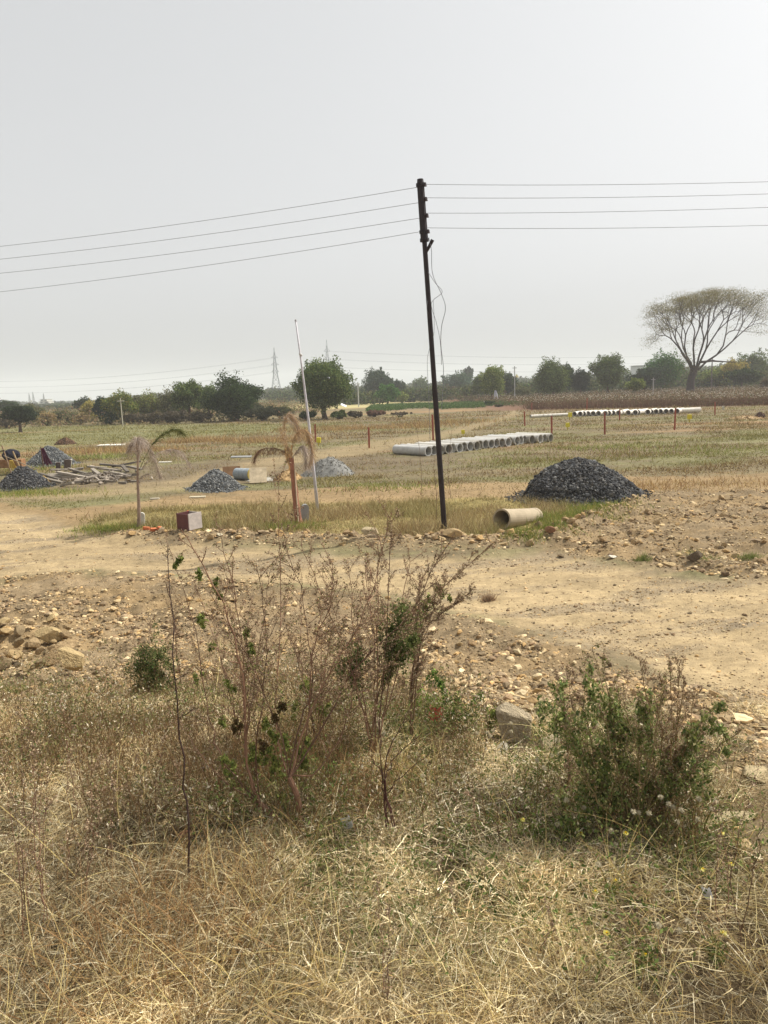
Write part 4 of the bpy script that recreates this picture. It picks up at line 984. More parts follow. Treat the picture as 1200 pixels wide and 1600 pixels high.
# the large umbrella-shaped tree
def umbrella_tree():
    D = 112; k = D / F; sc_ = .95; base = pt(1078, 608, D); z0 = h1(base[0], D); org = np.array([base[0], D, z0])
    root = empty('umbrella_tree', org, 'largest tree, wide flat-topped with thin leaves and bare limbs, at the right', 'tree')
    cxx = pt(1107, 500, D)[0]; rx = 96 * k; n = 420
    a = R.uniform(0, 2 * math.pi, n); rr = np.sqrt(R.random(n)) ; X_ = cxx + np.cos(a) * rr * rx; Y_ = D + np.sin(a) * rr * rx * .8
    u = (X_ - cxx) / rx
    ztop = CAMZ + (hor(1106) - (460 + 21 * np.abs(u) ** 3.2 - 3 * u)) * k - .5 * np.abs(np.sin(a)) * rr * 2.2; thick = (14 + 52 * np.abs(u) ** 1.1) * k
    Z_ = ztop - thick * R.random(n) ** 1.4
    tips = np.stack([X_, Y_, Z_], 1)
    bark = srgb(78, 72, 70)
    b = Bag(); f1 = pt(1086, 572, D); f0 = pt(1080, 592, D)
    tube(b, [org - np.array([0, 0, .2]), org + np.array([.02, 0, .7]), f0, f1], [.95, .62, .52, .5], bark, 12)
    ang = tips[:, 0] - f1[0]; o = np.argsort(ang + R.normal(size=n) * 1.2)
    parts = np.array_split(o, 6)
    for i_, g in enumerate(parts):
        st = f1 + np.array([(i_ - 2.5) * .2, R.normal() * .2, -.3 + .12 * abs(i_ - 2.5) * -1]); mean = tips[g].mean(0); d = unit(unit(mean - st) + np.array([0, 0, .35]))
        branching(b, st, d, tips[g], .02, bark, maxr=.27, depth=0, sides=7, curve=.3)
    # a broken low limb with dark leaves on the left, one on the right
    for p1, p2, p3 in (((1080, 568), (1068, 556), (1060, 541)), ((1092, 566), (1112, 564), (1150, 566))):
        tube(b, [pt(*p1, D), pt(*p2, D - .8), pt(*p3, D - 1)], [.2, .13, .05], bark, 6)
    b.build('trunk', M_bark, root)
    m = 44000; it = R.integers(0, n, m); P = tips[it] + R.normal(size=(m, 3)) * np.array([.75, .7, .3]) * sc_
    P = P[fbm(P[:, 0] * .55, P[:, 2] * .9, 3, 3) > .34]
    lo = np.array([pt(1070, 557, D - .9)]); P = np.concatenate([P, lo + R.normal(size=(500, 3)) * np.array([.9, .5, .5]), np.array([pt(1078, 574, D)]) + R.normal(size=(900, 3)) * np.array([.9, .6, .9]), np.array([pt(1083, 535, D)]) + R.normal(size=(700, 3)) * np.array([2.4, .6, .6])])
    b = Bag(); leaves(b, P, R.uniform(.07, .17, len(P)) * sc_, pick([srgb(134, 128, 88), srgb(116, 114, 76), srgb(150, 138, 96), srgb(100, 100, 70)], len(P), .15), aspect=.6); b.build('crown', M_leaf, root)
umbrella_tree()

# distant hazy woodland: one mass
b = Bag(); n = 36
for D, ytop, cnt, x0, x1, hs in ((172, 612, 60000, -14, 105, 1.), (230, 612, 60000, -150, 150, 1.), (330, 600, 60000, -210, 240, 1.), (480, 594, 50000, -320, 340, 1.), (700, 590, 30000, -480, 500, 1.)):
    nb = 260; bx = R.uniform(x0, x1, nb); by = D + R.uniform(-25, 25, nb); tp = np.interp(bx / D, [-.52, -.38, -.3, -.15, .05, .3, .52], [628, 629, 616, 604, 598, 582, 560]) + {172: 5, 230: 2, 330: 1, 480: -3, 700: -2}[D] + R.uniform(0, 9, nb)
    zt = np.maximum(CAMZ + (hor(600 + bx / D * F) - tp) / F * D, 1.0)
    br = np.clip(zt * .5, .8, 7); ib = R.integers(0, nb, cnt); dr = rdir(cnt)
    P = np.stack([bx[ib], by[ib], br[ib] * .9], 1) + dr * (br[ib] * R.uniform(.6, 1.05, cnt))[:, None] * np.array([1.7, 1.2, 1.0]); P[:, 2] += H(P[:, 0], P[:, 1]); P = P[P[:, 2] > H(P[:, 0], P[:, 1])]
    leaves(b, P, R.uniform(.7, 1.4, len(P)) * D * .0028, pick(GM + GD + GO, nb, .2)[ib[:len(P)]] * (1 + R.normal(size=(len(P), 1)) * .15), aspect=.75)
tag(b.build('distant_woodland', M_leaf), 'hazy far woodland closing the plain along the horizon', 'woodland', kind='stuff')

# scrub on the waste ground beyond the left field
b = Bag(); n = 46000; y = R.uniform(78, 220, n) ; x = -R.uniform(.02, .62, n) * y - 6; y = y - x * .08; k = fbm(x * .16, y * .13, 141, 4); ok = k > .42; x, y, k = x[ok], y[ok], k[ok]
hh = R.random(len(x)) ** 1.3 * sstep(.42, .7, k) * np.clip(2.3 - y * .004, 1.2, 2) + R.random(len(x)) * .25
leaves(b, np.stack([x, y, H(x, y) + hh], 1), R.uniform(.15, .4, len(x)), pick([srgb(120, 108, 78), srgb(104, 98, 66), srgb(140, 122, 88), srgb(92, 92, 60), srgb(128, 104, 84)], len(x), .16) * 1.15, aspect=.6)
tag(b.build('scrub', M_leaf), 'brown and olive scrub covering the waste ground beyond the left field', 'scrub', kind='stuff')

# brown crop with white bolls, green crop
b = Bag(); n = 90000
y = np.exp(R.uniform(math.log(72), math.log(200), n)); x = R.uniform(0, 1, n) * (y * .62 - 17) + 17 - (y - 86) * .05; ok = y > 84 - .5 * np.clip(x - 17, 0, 24); x, y = x[ok], y[ok]; ok = fbm(x * .4, y * .9, 81, 3) > .3; x, y = x[ok], y[ok]
row = np.round(y / 1.1) * 1.1 + R.normal(size=len(y)) * .16; y = row; h = R.uniform(.1, 1.25, len(y)) * (1 + .25 * (fbm(x * .3, y * .3, 83, 2) - .5))
leaves(b, np.stack([x, y, H(x, y) + h], 1), R.uniform(.10, .24, len(x)), pick([srgb(124, 104, 84), srgb(108, 90, 74), srgb(142, 122, 96), srgb(112, 104, 74), srgb(96, 96, 66)], len(x), .18))
n = 9000; y = 74 + 110 * R.random(n) ** 1.5; x = R.uniform(0, 1, n) * (y * .62 - 17) + 17; ok = (y > 84 - .5 * np.clip(x - 17, 0, 24)) & (fbm(x * .3, y * .3, 85, 3) > .42); x, y = x[ok], y[ok]
stones(b, np.stack([x, y, H(x, y) + R.uniform(.8, 1.35, len(x))], 1), R.uniform(.035, .06, len(x)), srgb(225, 220, 206, .9))
n = 6000; x = R.uniform(17, 50, n); y = 84 - .5 * np.clip(x - 17, 0, 24) + R.uniform(0, 6, n)
ribbons(b, np.stack([x, y, H(x, y)], 1), rdir(n, 2.2), rdir(n) * .1, R.uniform(.7, 1.2, n), .03, pick([srgb(104, 76, 60), srgb(90, 68, 54)], n), 1)
tag(b.build('brown_crop', M_leaf), 'standing brown crop with white bolls behind the far pipe row', 'crop', kind='stuff')
b = Bag(); n = 30000; y = R.uniform(98, 128, n); x = R.uniform(-6, 21, n); y = np.round(y / .9) * .9 + R.normal(size=n) * .2
ok = (x > -2 + (y - 98) * .02) & (fbm(x * .2, y * .2, 87, 3) > .36) & ~((x > 14) & (y < 104)); x, y = x[ok], y[ok]
leaves(b, np.stack([x, y, H(x, y) + R.uniform(.05, .45, len(x))], 1), R.uniform(.14, .3, len(x)), pick([srgb(86, 112, 62), srgb(74, 98, 54), srgb(104, 124, 74)], len(x), .14) * .85)
tag(b.build('green_crop', M_leaf), 'strip of bright green crop beyond the brown field', 'crop', kind='stuff')

# ------------------------------------------------------------------ grass
ST = [srgb(228, 208, 158), srgb(214, 192, 140), srgb(192, 168, 120), srgb(152, 130, 94), srgb(240, 226, 186), srgb(192, 162, 110), srgb(118, 98, 70), srgb(224, 208, 164), srgb(92, 78, 56), srgb(196, 180, 130)]
GRN = [srgb(112, 122, 66), srgb(92, 106, 56), srgb(130, 132, 78)]
FG = lambda x, y: sstep(.10, .5, mound(x, y)) * sstep(.35, -.25, sdist(x, y, RNEAR)) * sstep(.2, -.1, sdist(x, y, ROAD))
b = Bag()
p = scatter_in(lambda x, y: FG(x, y) * (.12 + .88 * sstep(.36, .58, fbm(x * 1.8, y * 1.8, 91, 4))), VIEW, (1.75, 7.2), 260000)
kp = np.ones(len(p), bool)
for o_ in KEEP: kp &= (np.hypot(p[:, 0] - o_[0], p[:, 1] - o_[1]) > o_[2] * .85)
p = p[kp]; n = len(p); tone = fbm(p[:, 0] * 1.1, p[:, 1] * 1.1, 93, 4); dens = fbm(p[:, 0] * 1.8, p[:, 1] * 1.8, 91, 4)
pale = sstep(.46, .62, fbm(p[:, 0] * .7 + 5, p[:, 1] * .7, 95, 3))
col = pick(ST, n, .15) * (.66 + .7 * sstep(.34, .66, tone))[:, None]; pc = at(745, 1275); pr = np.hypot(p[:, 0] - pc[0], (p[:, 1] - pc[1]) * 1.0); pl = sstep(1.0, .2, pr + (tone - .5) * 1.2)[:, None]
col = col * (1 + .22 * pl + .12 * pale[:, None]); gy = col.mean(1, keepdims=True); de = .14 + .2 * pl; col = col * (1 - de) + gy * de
lie = R.random(n) < .68
d = rdir(n); d[:, 2] = np.where(lie, np.abs(d[:, 2]) * .25, np.abs(d[:, 2]) * .8 + .35); d = unit(d)
bend = rdir(n) * .55; bend[:, 2] = -np.abs(bend[:, 2]) * np.where(lie, .25, .6)
z = H(p[:, 0], p[:, 1]) + np.where(lie, R.random(n) ** 1.5 * .07 * (.4 + dens), -.005)
L = np.where(lie, R.uniform(.03, .13, n), R.uniform(.04, .16, n) * (.5 + dens)); W = np.exp(R.normal(-5.95, .4, n)).clip(.0011, .0065)
base = np.stack([p[:, 0], p[:, 1], z], 1)
ribbons(b, base, d, bend, L, W, col, 3)
tag(b.build('dry_grass', M_straw), 'tangled dry straw grass covering the near slope', 'grass', kind='stuff')
# longer standing and arching straws, in tufts
b = Bag(); tuf = scatter_in(lambda x, y: FG(x, y) * sstep(4.9, 2.6, y + .3 * x) * sstep(.4, .62, fbm(x * 1.3, y * 1.3, 161, 3)), VIEW, (1.8, 5.2), 420)
base = []; 
for q in tuf:
    m = int(R.integers(6, 22)); base.append(np.stack([q[0] + R.normal(size=m) * .035, q[1] + R.normal(size=m) * .035], 1))
base = np.concatenate(base); n = len(base); base = np.stack([base[:, 0], base[:, 1], H(base[:, 0], base[:, 1])], 1)
d = rdir(n, .9); bend = rdir(n); bend[:, 2] = -np.abs(bend[:, 2]) - .3; bend *= R.uniform(.2, .75, (n, 1))
ribbons(b, base, d, bend, R.uniform(.13, .42, n), R.uniform(.002, .0042, n), pick([srgb(206, 186, 126), srgb(190, 168, 112), srgb(178, 150, 100), srgb(214, 198, 146)], n, .12), 6)
n = 220; q = scatter_in(lambda x, y: FG(x, y) * .8, VIEW, (1.9, 5.0), n); n = len(q); base = np.stack([q[:, 0], q[:, 1], H(q[:, 0], q[:, 1])], 1)
d = rdir(n, .55); bend = rdir(n); bend[:, 2] = -np.abs(bend[:, 2]); bend *= R.uniform(.25, .6, (n, 1))
ribbons(b, base, d, bend, R.uniform(.3, .7, n), R.uniform(.003, .005, n), pick([srgb(216, 198, 140), srgb(206, 184, 124)], n, .1), 8)
# reddish seed-headed grass at the lower left and in the middle
for cx_, cy_, rr_, m in ((210, 1470, .5, 900), (330, 1440, .35, 500), (560, 1240, .3, 400), (250, 1540, .5, 700), (450, 1200, .3, 500)):
    c0 = at(cx_, cy_); q = c0[:2] + R.normal(size=(m, 2)) * rr_ * .5; base = np.stack([q[:, 0], q[:, 1], H(q[:, 0], q[:, 1])], 1)
    ribbons(b, base, rdir(m, .9), rdir(m) * .35, R.uniform(.1, .26, m), .0036, pick([srgb(164, 128, 88), srgb(150, 116, 80), srgb(178, 146, 100)], m, .15), 3)
tag(b.build('tall_dry_grass', M_straw), 'long arching yellow straws rising out of the dry grass', 'grass', kind='stuff')
# small green weeds among the straw
b = Bag(); p = scatter_in(lambda x, y: FG(x, y) * sstep(.5, .64, fbm(x * .9 + 2, y * .9, 97, 4) + .06 * np.clip(x, -1, 1)), VIEW, (2.0, 6.6), 15000)
n = len(p); leaves(b, np.stack([p[:, 0], p[:, 1], H(p[:, 0], p[:, 1]) + R.random(n) ** 1.6 * .11], 1), R.uniform(.010, .026, n), pick([srgb(92, 108, 58), srgb(78, 94, 50), srgb(112, 122, 70), srgb(128, 126, 84)], n, .15), aspect=.4)
m = 5000; p = scatter_in(lambda x, y: FG(x, y) * sstep(.46, .6, fbm(x * .9 + 2, y * .9, 97, 4)), VIEW, (2.0, 6.6), m); m = len(p)
ribbons(b, np.stack([p[:, 0], p[:, 1], H(p[:, 0], p[:, 1])], 1), rdir(m, 1.2), rdir(m) * .3, R.uniform(.05, .2, m), .0028, pick(GRN, m, .15), 3)
for (a, c_, w_, m) in ((300, 1120, .28, 900), (420, 1140, .3, 900), (560, 1130, .3, 1200), (690, 1150, .22, 1200), (470, 1240, .25, 900), (640, 1090, .2, 500), (860, 1230, .22, 1100), (1000, 1310, .35, 1300), (900, 1330, .25, 800), (1130, 1340, .2, 500), (960, 1500, .18, 500), (90, 1180, .4, 900), (370, 1290, .2, 400), (520, 1060, .2, 500)):
    c0 = at(a, c_); q = c0[:2] + R.normal(size=(m, 2)) * w_ * .6; hh = R.random(m) ** 1.3 * .2
    leaves(b, np.stack([q[:, 0], q[:, 1], H(q[:, 0], q[:, 1]) + hh], 1), R.uniform(.010, .026, m), pick([srgb(116, 130, 72), srgb(98, 114, 62), srgb(136, 142, 86), srgb(84, 98, 54), srgb(150, 146, 96)], m, .2), aspect=.45, droop=.3)
tag(b.build('green_weeds', M_leaf), 'low green weeds growing through the dry straw', 'weeds', kind='stuff')
# dry papery-leaved weeds at the left and between the shrubs
b = Bag()
for (cx_, cy_, rx_, ry_, m) in ((90, 1150, 190, 90, 13000), (140, 1250, 190, 110, 6000), (260, 1150, 130, 110, 6000), (620, 1260, 160, 70, 2500), (440, 1240, 120, 90, 4500), (480, 1130, 150, 60, 9000), (640, 1150, 130, 60, 7000), (420, 1070, 150, 40, 5000), (330, 1220, 130, 60, 5000), (980, 1270, 150, 50, 6000), (800, 1200, 110, 40, 3000), (1120, 1330, 90, 50, 2600)):
    u = R.normal(size=(m, 2)) * .5; ymin = 1088 if cx_ < 220 else 1050 if cx_ < 560 else 1110 if cx_ < 900 else 1190; u[:, 1] = np.where(u[:, 1] < (ymin - cy_) / ry_, R.uniform((ymin - cy_) / ry_, 1.0, m), u[:, 1]); qs = np.array(polym(*[(cx_ + a * rx_, cy_ + c_ * ry_) for a, c_ in u[:400]])); q = qs[R.integers(0, 400, m)] + R.normal(size=(m, 2)) * .05
    q = q[np.all([(np.hypot(q[:, 0] - o_[0], q[:, 1] - o_[1]) > o_[2]) & ~((o_[2] > .07) & (np.abs(q[:, 0] - o_[0] * q[:, 1] / o_[1]) < o_[2] * .95) & (q[:, 1] < o_[1]) & (q[:, 1] > o_[1] - .55)) for o_ in KEEP], 0)]; m = len(q)
    hh = R.random(m) ** 1.1 * .26 * (.3 + 1.3 * sstep(.35, .7, fbm(q[:, 0] * 2.2, q[:, 1] * 2.2, 151, 3))); base = np.stack([q[:, 0], q[:, 1], H(q[:, 0], q[:, 1]) + hh], 1)
    leaves(b, base, R.uniform(.009, .026, m), pick([srgb(214, 202, 176), srgb(160, 144, 112), srgb(136, 124, 92), srgb(118, 120, 76), srgb(154, 130, 94), srgb(120, 104, 80), srgb(100, 106, 64), srgb(136, 134, 88)], m, .2), aspect=.42, droop=.6)
    k = m // 7; base = np.stack([q[:k, 0], q[:k, 1], H(q[:k, 0], q[:k, 1])], 1); ribbons(b, base, rdir(k, 2.2), rdir(k) * .12, R.uniform(.12, .38, k), .0028, pick([srgb(120, 92, 66), srgb(146, 120, 84), srgb(104, 82, 62)], k, .15), 3)
tag(b.build('papery_weeds', M_leaf), 'dry papery-leaved weeds standing along the top of the near slope', 'weeds', kind='stuff')

# grass on the verge and over the plain
b = Bag()
def tv(x, y): return sstep(-.2, .35, sdist(x, y, VERGE) + (fbm(x * 1.2, y * 1.2, 99, 3) - .5) * 1.2) * (1 - np.exp(-(berm_d(x, y) / .3) ** 2))
p = scatter_in(tv, 7.5, (13.8, 21), 36000, False); n = len(p); cl = fbm(p[:, 0] * .9, p[:, 1] * .9, 101, 4); front = sstep(18, 14.5, p[:, 1])
L = R.uniform(.08, .32, n) * (.2 + 1.05 * sstep(.35, .68, cl)) * (.6 + .5 * front)
g = (sstep(.42, .62, fbm(p[:, 0] * .6 + 7, p[:, 1] * .6, 103, 3)) * (.4 + .6 * front))[:, None]
g = g * .6
C = pick([srgb(186, 168, 122), srgb(172, 152, 108), srgb(198, 182, 140), srgb(148, 130, 94), srgb(156, 128, 94)], n, .16) * .9 * (1 - g) + pick([srgb(122, 132, 64), srgb(104, 118, 56), srgb(140, 144, 80)], n, .14) * g
ribbons(b, np.stack([p[:, 0], p[:, 1], H(p[:, 0], p[:, 1])], 1), rdir(n, 1.5), rdir(n) * .3, L, R.uniform(.008, .016, n), C, 2)
# green fringe round the largest gravel pile, the lone pipe, the left palm
for (a, c_, rx_, m, hgt) in ((880, 812, .9, 2600, .2), (915, 796, 1.1, 1500, .16), (850, 826, .5, 700, .18), (205, 826, .9, 1700, .17), (150, 826, .5, 400, .12), (40, 772, 1.4, 1600, .18), (110, 770, 1.0, 500, .12), (820, 838, .35, 300, .2), (450, 825, .7, 900, .2)):
    c0 = at(a, c_); q = c0[:2] + R.normal(size=(m, 2)) * np.array([rx_, rx_ * .55]) * .6; base = np.stack([q[:, 0], q[:, 1], H(q[:, 0], q[:, 1])], 1)
    ribbons(b, base, rdir(m, 1.5), rdir(m) * .3, R.uniform(.4, 1, m) * hgt, .012, pick([srgb(126, 138, 66), srgb(108, 124, 58), srgb(146, 150, 84), srgb(160, 146, 88)], m, .14), 2)
tag(b.build('verge_grass', M_straw), 'yellow-green grass growing on the verge around the utility pole', 'grass', kind='stuff')
b = Bag()
def tf(x, y):
    d = sstep(.36, .62, fbm(x * .35, y * .8, 105, 4)) * .9 + .1
    d = d * (1 - .9 * sstep(-.5, .5, sdist(x, y, TRACK))) * (1 - .8 * sstep(-.5, .5, sdist(x, y, ORANGE))) * (1 - .75 * sstep(-.5, .5, sdist(x, y, DARKF)))
    d = d * (sdist(x, y, RRIGHT) < -.2) * (sdist(x, y, ROAD) < -.2) * (sdist(x, y, VERGE) < 0)
    return d
p = scatter_in(tf, lambda y: .6 * y + 2, (16.5, 84), 110000); n = len(p); Yp = p[:, 1]
g1 = fbm(p[:, 0] * .16, Yp * .5, 21, 5); g = sstep(.46, .66, g1)[:, None] * .65; g = np.maximum(g, (sstep(-2, 3, sdist(p[:, 0], Yp, GREENL)) * .6)[:, None])
C = pick([srgb(176, 156, 104), srgb(160, 138, 92), srgb(184, 166, 116), srgb(146, 118, 84), srgb(164, 128, 88), srgb(112, 92, 70), srgb(126, 106, 80)], n, .16) * (1 - g) + pick([srgb(148, 150, 84), srgb(132, 138, 74), srgb(164, 162, 98)], n, .12) * g
C = C * .76
L = R.uniform(.05, .15, n) * (.5 + sstep(.45, .7, fbm(p[:, 0] * .5, Yp * .9, 107, 3))) * (1 + Yp / 90)
ribbons(b, np.stack([p[:, 0], Yp, H(p[:, 0], Yp)], 1), rdir(n, .9), rdir(n) * .3, L, .0006 * Yp + .004, C, 1)
# taller dry clumps
for (a, c_, w, hgt, m, gg) in ((305, 690, 3.2, .5, 900, 0), (420, 690, 3.5, .5, 900, 0), (235, 704, 3, .35, 700, 0), (150, 706, 4, .4, 900, 0), (170, 715, 3, .35, 600, 1), (520, 672, 5, .5, 800, 0), (640, 668, 5, .5, 700, 0), (720, 660, 5, .5, 500, 0), (610, 762, 2, .2, 500, 1), (1000, 762, 2.4, .25, 700, 0), (1130, 758, 2.5, .22, 500, 0), (820, 720, 3, .2, 500, 1), (1090, 705, 4, .25, 700, 1), (940, 700, 4, .22, 700, 1), (50, 735, 3, .25, 600, 1)):
    c0 = at(a, c_); q = c0[:2] + R.normal(size=(m, 2)) * np.array([w, w * .5]) * .5; base = np.stack([q[:, 0], q[:, 1], H(q[:, 0], q[:, 1])], 1)
    ribbons(b, base, rdir(m, 1.4), rdir(m) * .25, R.uniform(.4, 1, m) * hgt, .0006 * c0[1] + .004, pick([srgb(146, 150, 84), srgb(130, 136, 72)] if gg else [srgb(168, 138, 96), srgb(150, 120, 86), srgb(180, 156, 108)], m, .13), 1)
tag(b.build('field_grass', M_straw), 'short dry and green grass scattered over the open field', 'grass', kind='stuff')

# ------------------------------------------------------------------ dry shrubs of the foreground
BR = [srgb(130, 98, 78), srgb(144, 110, 88), srgb(108, 82, 66)]
SEED = [srgb(156, 130, 104), srgb(136, 110, 88), srgb(172, 148, 118), srgb(114, 94, 76), srgb(184, 164, 136)]
GLF = [srgb(122, 128, 68), srgb(102, 112, 58), srgb(142, 146, 82), srgb(86, 96, 52)]
def bez(P, n=14):
    P = np.array(P, float); t = np.linspace(0, len(P) - 1, n); i0 = np.clip(t.astype(int), 0, len(P) - 2); f = (t - i0)[:, None]
    pm = P[np.clip(i0 - 1, 0, len(P) - 1)]; p0 = P[i0]; p1 = P[i0 + 1]; p2 = P[np.clip(i0 + 2, 0, len(P) - 1)]
    return .5 * (2 * p0 + (p1 - pm) * f + (2 * pm - 5 * p0 + 4 * p1 - p2) * f ** 2 + (-pm + 3 * p0 - 3 * p1 + p2) * f ** 3)
def stem(st, sd, path, r0, nside=14, sl=.28, seeds=1.0, t0=.3, col=None, twigs=3, up=1.1, lf=None, green=0.):
    """one woody stem with alternate side shoots, twigs and seed clusters"""
    col = BR[R.integers(0, 3)] if col is None else col
    r0 = r0 * .68
    Q = bez(path, 18); Q[1:-1] += R.normal(size=(16, 3)) * .004
    Lm = np.linalg.norm(Q[-1] - Q[0])
    tube(st, Q, np.linspace(r0, r0 * .28, len(Q)), col, 6)
    sp = []
    for j in range(nside):
        t = t0 + (1 - t0) * (j + R.random()) / nside; i = min(int(t * 17), 16); p = Q[i] + (Q[i + 1] - Q[i]) * (t * 17 - i); tg = unit(Q[i + 1] - Q[i])
        d = unit(np.array([R.normal(), R.normal() * .8, 0]) * 1.0 + tg * up + np.array([0, 0, .35])); L = sl * R.uniform(.4, 1.1) * (1.15 - t * .75) * min(Lm, 1.2)
        e = p + d * L; m = (p + e) / 2 + R.normal(size=3) * L * .06 - np.array([0, 0, L * .04])
        tube(st, bez([p, m, e], 6), np.linspace(r0 * .36, r0 * .16, 6), col, 4, False)
        sp += [(p, m, e, L)]
        for _ in range(twigs):
            tt = R.uniform(.3, .95); a = p + (e - p) * tt; dd = unit(d + R.normal(size=3) * .55); b2 = a + dd * L * R.uniform(.2, .5)
            tube(st, [a, b2], [r0 * .16, r0 * .1], col, 3, False); sp += [(a, (a + b2) / 2, b2, L * .4)]
    sp += [(Q[-4], Q[-3], Q[-1], .12)]
    P = []
    for p, m, e, L in sp:
        k = int(round(seeds * max(2, L / .011))); t = R.random((k, 1)) ** .6
        t = np.repeat(t, 3, 0); P.append(p + (e - p) * t + R.normal(size=(k * 3, 3)) * .0042)
    P = np.concatenate(P)
    if len(P):
        g = R.random(len(P)) < green
        C = np.where(g[:, None], pick(GLF, len(P), .15), pick(SEED, len(P), .18))
        leaves(sd, P, R.uniform(.004, .011, len(P)), C, aspect=.6, droop=.3)
    return Q
def leaf_clump(bag, c, rx, rz_, n, size=(.012, .03), cols=GLF, droop=.9):
    k = max(3, int(n / 22)); cc = c + R.normal(size=(k, 3)) * np.array([rx, rx, rz_]) * .55; n = int(n * 1.9); ib = R.integers(0, k, n)
    P = cc[ib] + R.normal(size=(n, 3)) * np.array([.3, .3, .45]) * min(rx, .045); leaves(bag, P, R.uniform(*size, n) * .78, pick(cols, n, .24) * 1.25, aspect=.5, droop=droop)
def spx(a, c, Y): return pt(a, c, Y)

B0 = at(468, 1290); YB = B0[1]
root = empty('dry_shrub', B0, 'largest shrub, its bare brown stems fanning out from the middle of the straw', 'shrub')
st, sd, lf = Bag(), Bag(), Bag()
P0 = B0 + np.array([0, 0, -.03]); f1 = spx(405, 1255, YB + .02); f2 = spx(452, 1215, YB + .02)
tube(st, bez([P0, spx(440, 1285, YB), f1], 6), np.linspace(.016, .012, 6), BR[0], 8); tube(st, bez([P0, spx(466, 1250, YB), f2], 6), np.linspace(.015, .011, 6), BR[0], 8)
TIPS = [((405, 1255), (385, 1190), (380, 1060), (350, 950), (292, 838), .0085, 9, .16, .5), ((405, 1255), (384, 1170), (386, 1100), (372, 960), (347, 845), .0055, 14, .24, 1.),
        ((405, 1255), (400, 1180), (412, 1080), (415, 980), (400, 880), .005, 14, .28, 1.), ((452, 1215), (430, 1130), (437, 1000), (436, 850), (437, 740), .0042, 12, .22, 1.2),
        ((452, 1215), (470, 1120), (488, 1080), (475, 950), (445, 850), .0055, 16, .28, 1.2), ((452, 1215), (480, 1130), (520, 1040), (570, 960), (612, 800), .006, 18, .28, 1.3),
        ((452, 1215), (475, 1160), (490, 1010), (515, 950), (520, 880), .005, 14, .26, 1.1), ((452, 1215), (500, 1140), (560, 1040), (640, 960), (690, 860), .006, 18, .26, 1.2),
        ((405, 1255), (350, 1190), (325, 1110), (300, 960), (262, 850), .0045, 12, .2, .8), ((452, 1215), (440, 1150), (400, 1050), (370, 1000), (330, 930), .005, 14, .26, 1.1),
        ((405, 1255), (365, 1230), (330, 1200), (300, 1160), (262, 1100), .004, 9, .2, .6), ((452, 1215), (500, 1200), (540, 1130), (556, 1050), (560, 960), .005, 16, .28, 1.2)]
for j, t_ in enumerate(TIPS):
    Y0 = YB + R.uniform(.02, .1); dY = R.uniform(-.12, .35)
    path = [spx(*t_[0], YB + .02)] + [spx(*t_[i], Y0 + dY * i / 4) for i in range(1, 5)]
    stem(st, sd, path, t_[5] * 1.15, int(t_[6] * 1.45), t_[7], t_[8] * .95, green=.12)
for a, c, rr in ((350, 1125, .02), (357, 1190, .025), (365, 1210, .018), (390, 1180, .022), (428, 1150, .022), (432, 1200, .025), (440, 1270, .035), (445, 1290, .022), (448, 1160, .02), (475, 1180, .02), (482, 1160, .018), (387, 1000, .018), (395, 1015, .02),
                 (312, 900, .016), (316, 970, .022), (338, 915, .015), (345, 932, .014), (278, 875, .016), (405, 1180, .02), (474, 1310, .03), (479, 1195, .018), (414, 1130, .018), (422, 1185, .022)):
    leaf_clump(lf, spx(a, c, YB + .06 + (1290 - c) * .0004), rr, rr * 1.7, int(rr * 4200))
for a, c in ((375, 1135), (430, 1125), (408, 1165), (438, 1105)): leaf_clump(lf, spx(a, c, YB + .05), .022, .03, 70, cols=[srgb(92, 74, 52), srgb(78, 70, 44)])
st.build('stems', M_bark, root); sd.build('seed_heads', M_leaf, root); lf.build('leaves', M_leaf, root)

def shrub(base_px, tips, label, name='dry_shrub', cat='shrub', r=.005, ns=16, sl=.26, seeds=1.1, clumps=(), leafcols=GLF, size=(.012, .03), group=None, green=.05, dY=(-.1, .3), mids=None, col=None, t0=.3, twigs=3, leafn=1.0, up=1.1):
    B_ = at(*base_px); root = empty(name, B_, label, cat, group); st, sd, lf = Bag(), Bag(), Bag()
    for j, tp in enumerate(tips):
        y1 = B_[1] + R.uniform(*dY); e = spx(*tp, y1); s0 = B_ + np.array([R.normal() * .02, R.normal() * .02, -.02])
        m = s0 + (e - s0) * .5 + R.normal(size=3) * .03
        path = [s0, m, e] if not mids else [s0] + [spx(*q_, B_[1] + .02) for q_ in mids[j]] + [e]
        stem(st, sd, path, r, ns, sl, seeds, t0, green=green, col=col, twigs=twigs, up=up)
    if sd.n < 4200:
        for v_, c_ in zip(sd.V, sd.C): st.add(v_, np.arange(len(v_)).reshape(-1, 4), c_)
        sd = Bag()
    st.build('stems', M_bark, root)
    if sd.V: sd.build('seed_heads', M_leaf, root)
    if clumps:
        for a, c, rr in clumps: leaf_clump(lf, spx(a, c, B_[1] + .05), rr, rr * 1.5, int(rr * rr * 90000 * leafn + 30), size, leafcols)
        lf.build('leaves', M_leaf, root)
    return root
shrub((585, 1185), [(470, 850), (505, 900), (545, 880), (570, 870), (590, 850), (612, 830), (640, 870), (660, 900), (630, 950)], 'tall twiggy brown shrub behind the large one, reaching over the road', r=.0065, ns=17, sl=.24, seeds=1.1,
      clumps=((625, 985, .08), (618, 1010, .075), (632, 965, .05), (640, 1000, .055), (612, 1030, .06), (548, 1040, .07), (552, 1052, .06), (560, 1035, .05)), leafcols=[srgb(94, 102, 60), srgb(78, 88, 50), srgb(114, 120, 72)])
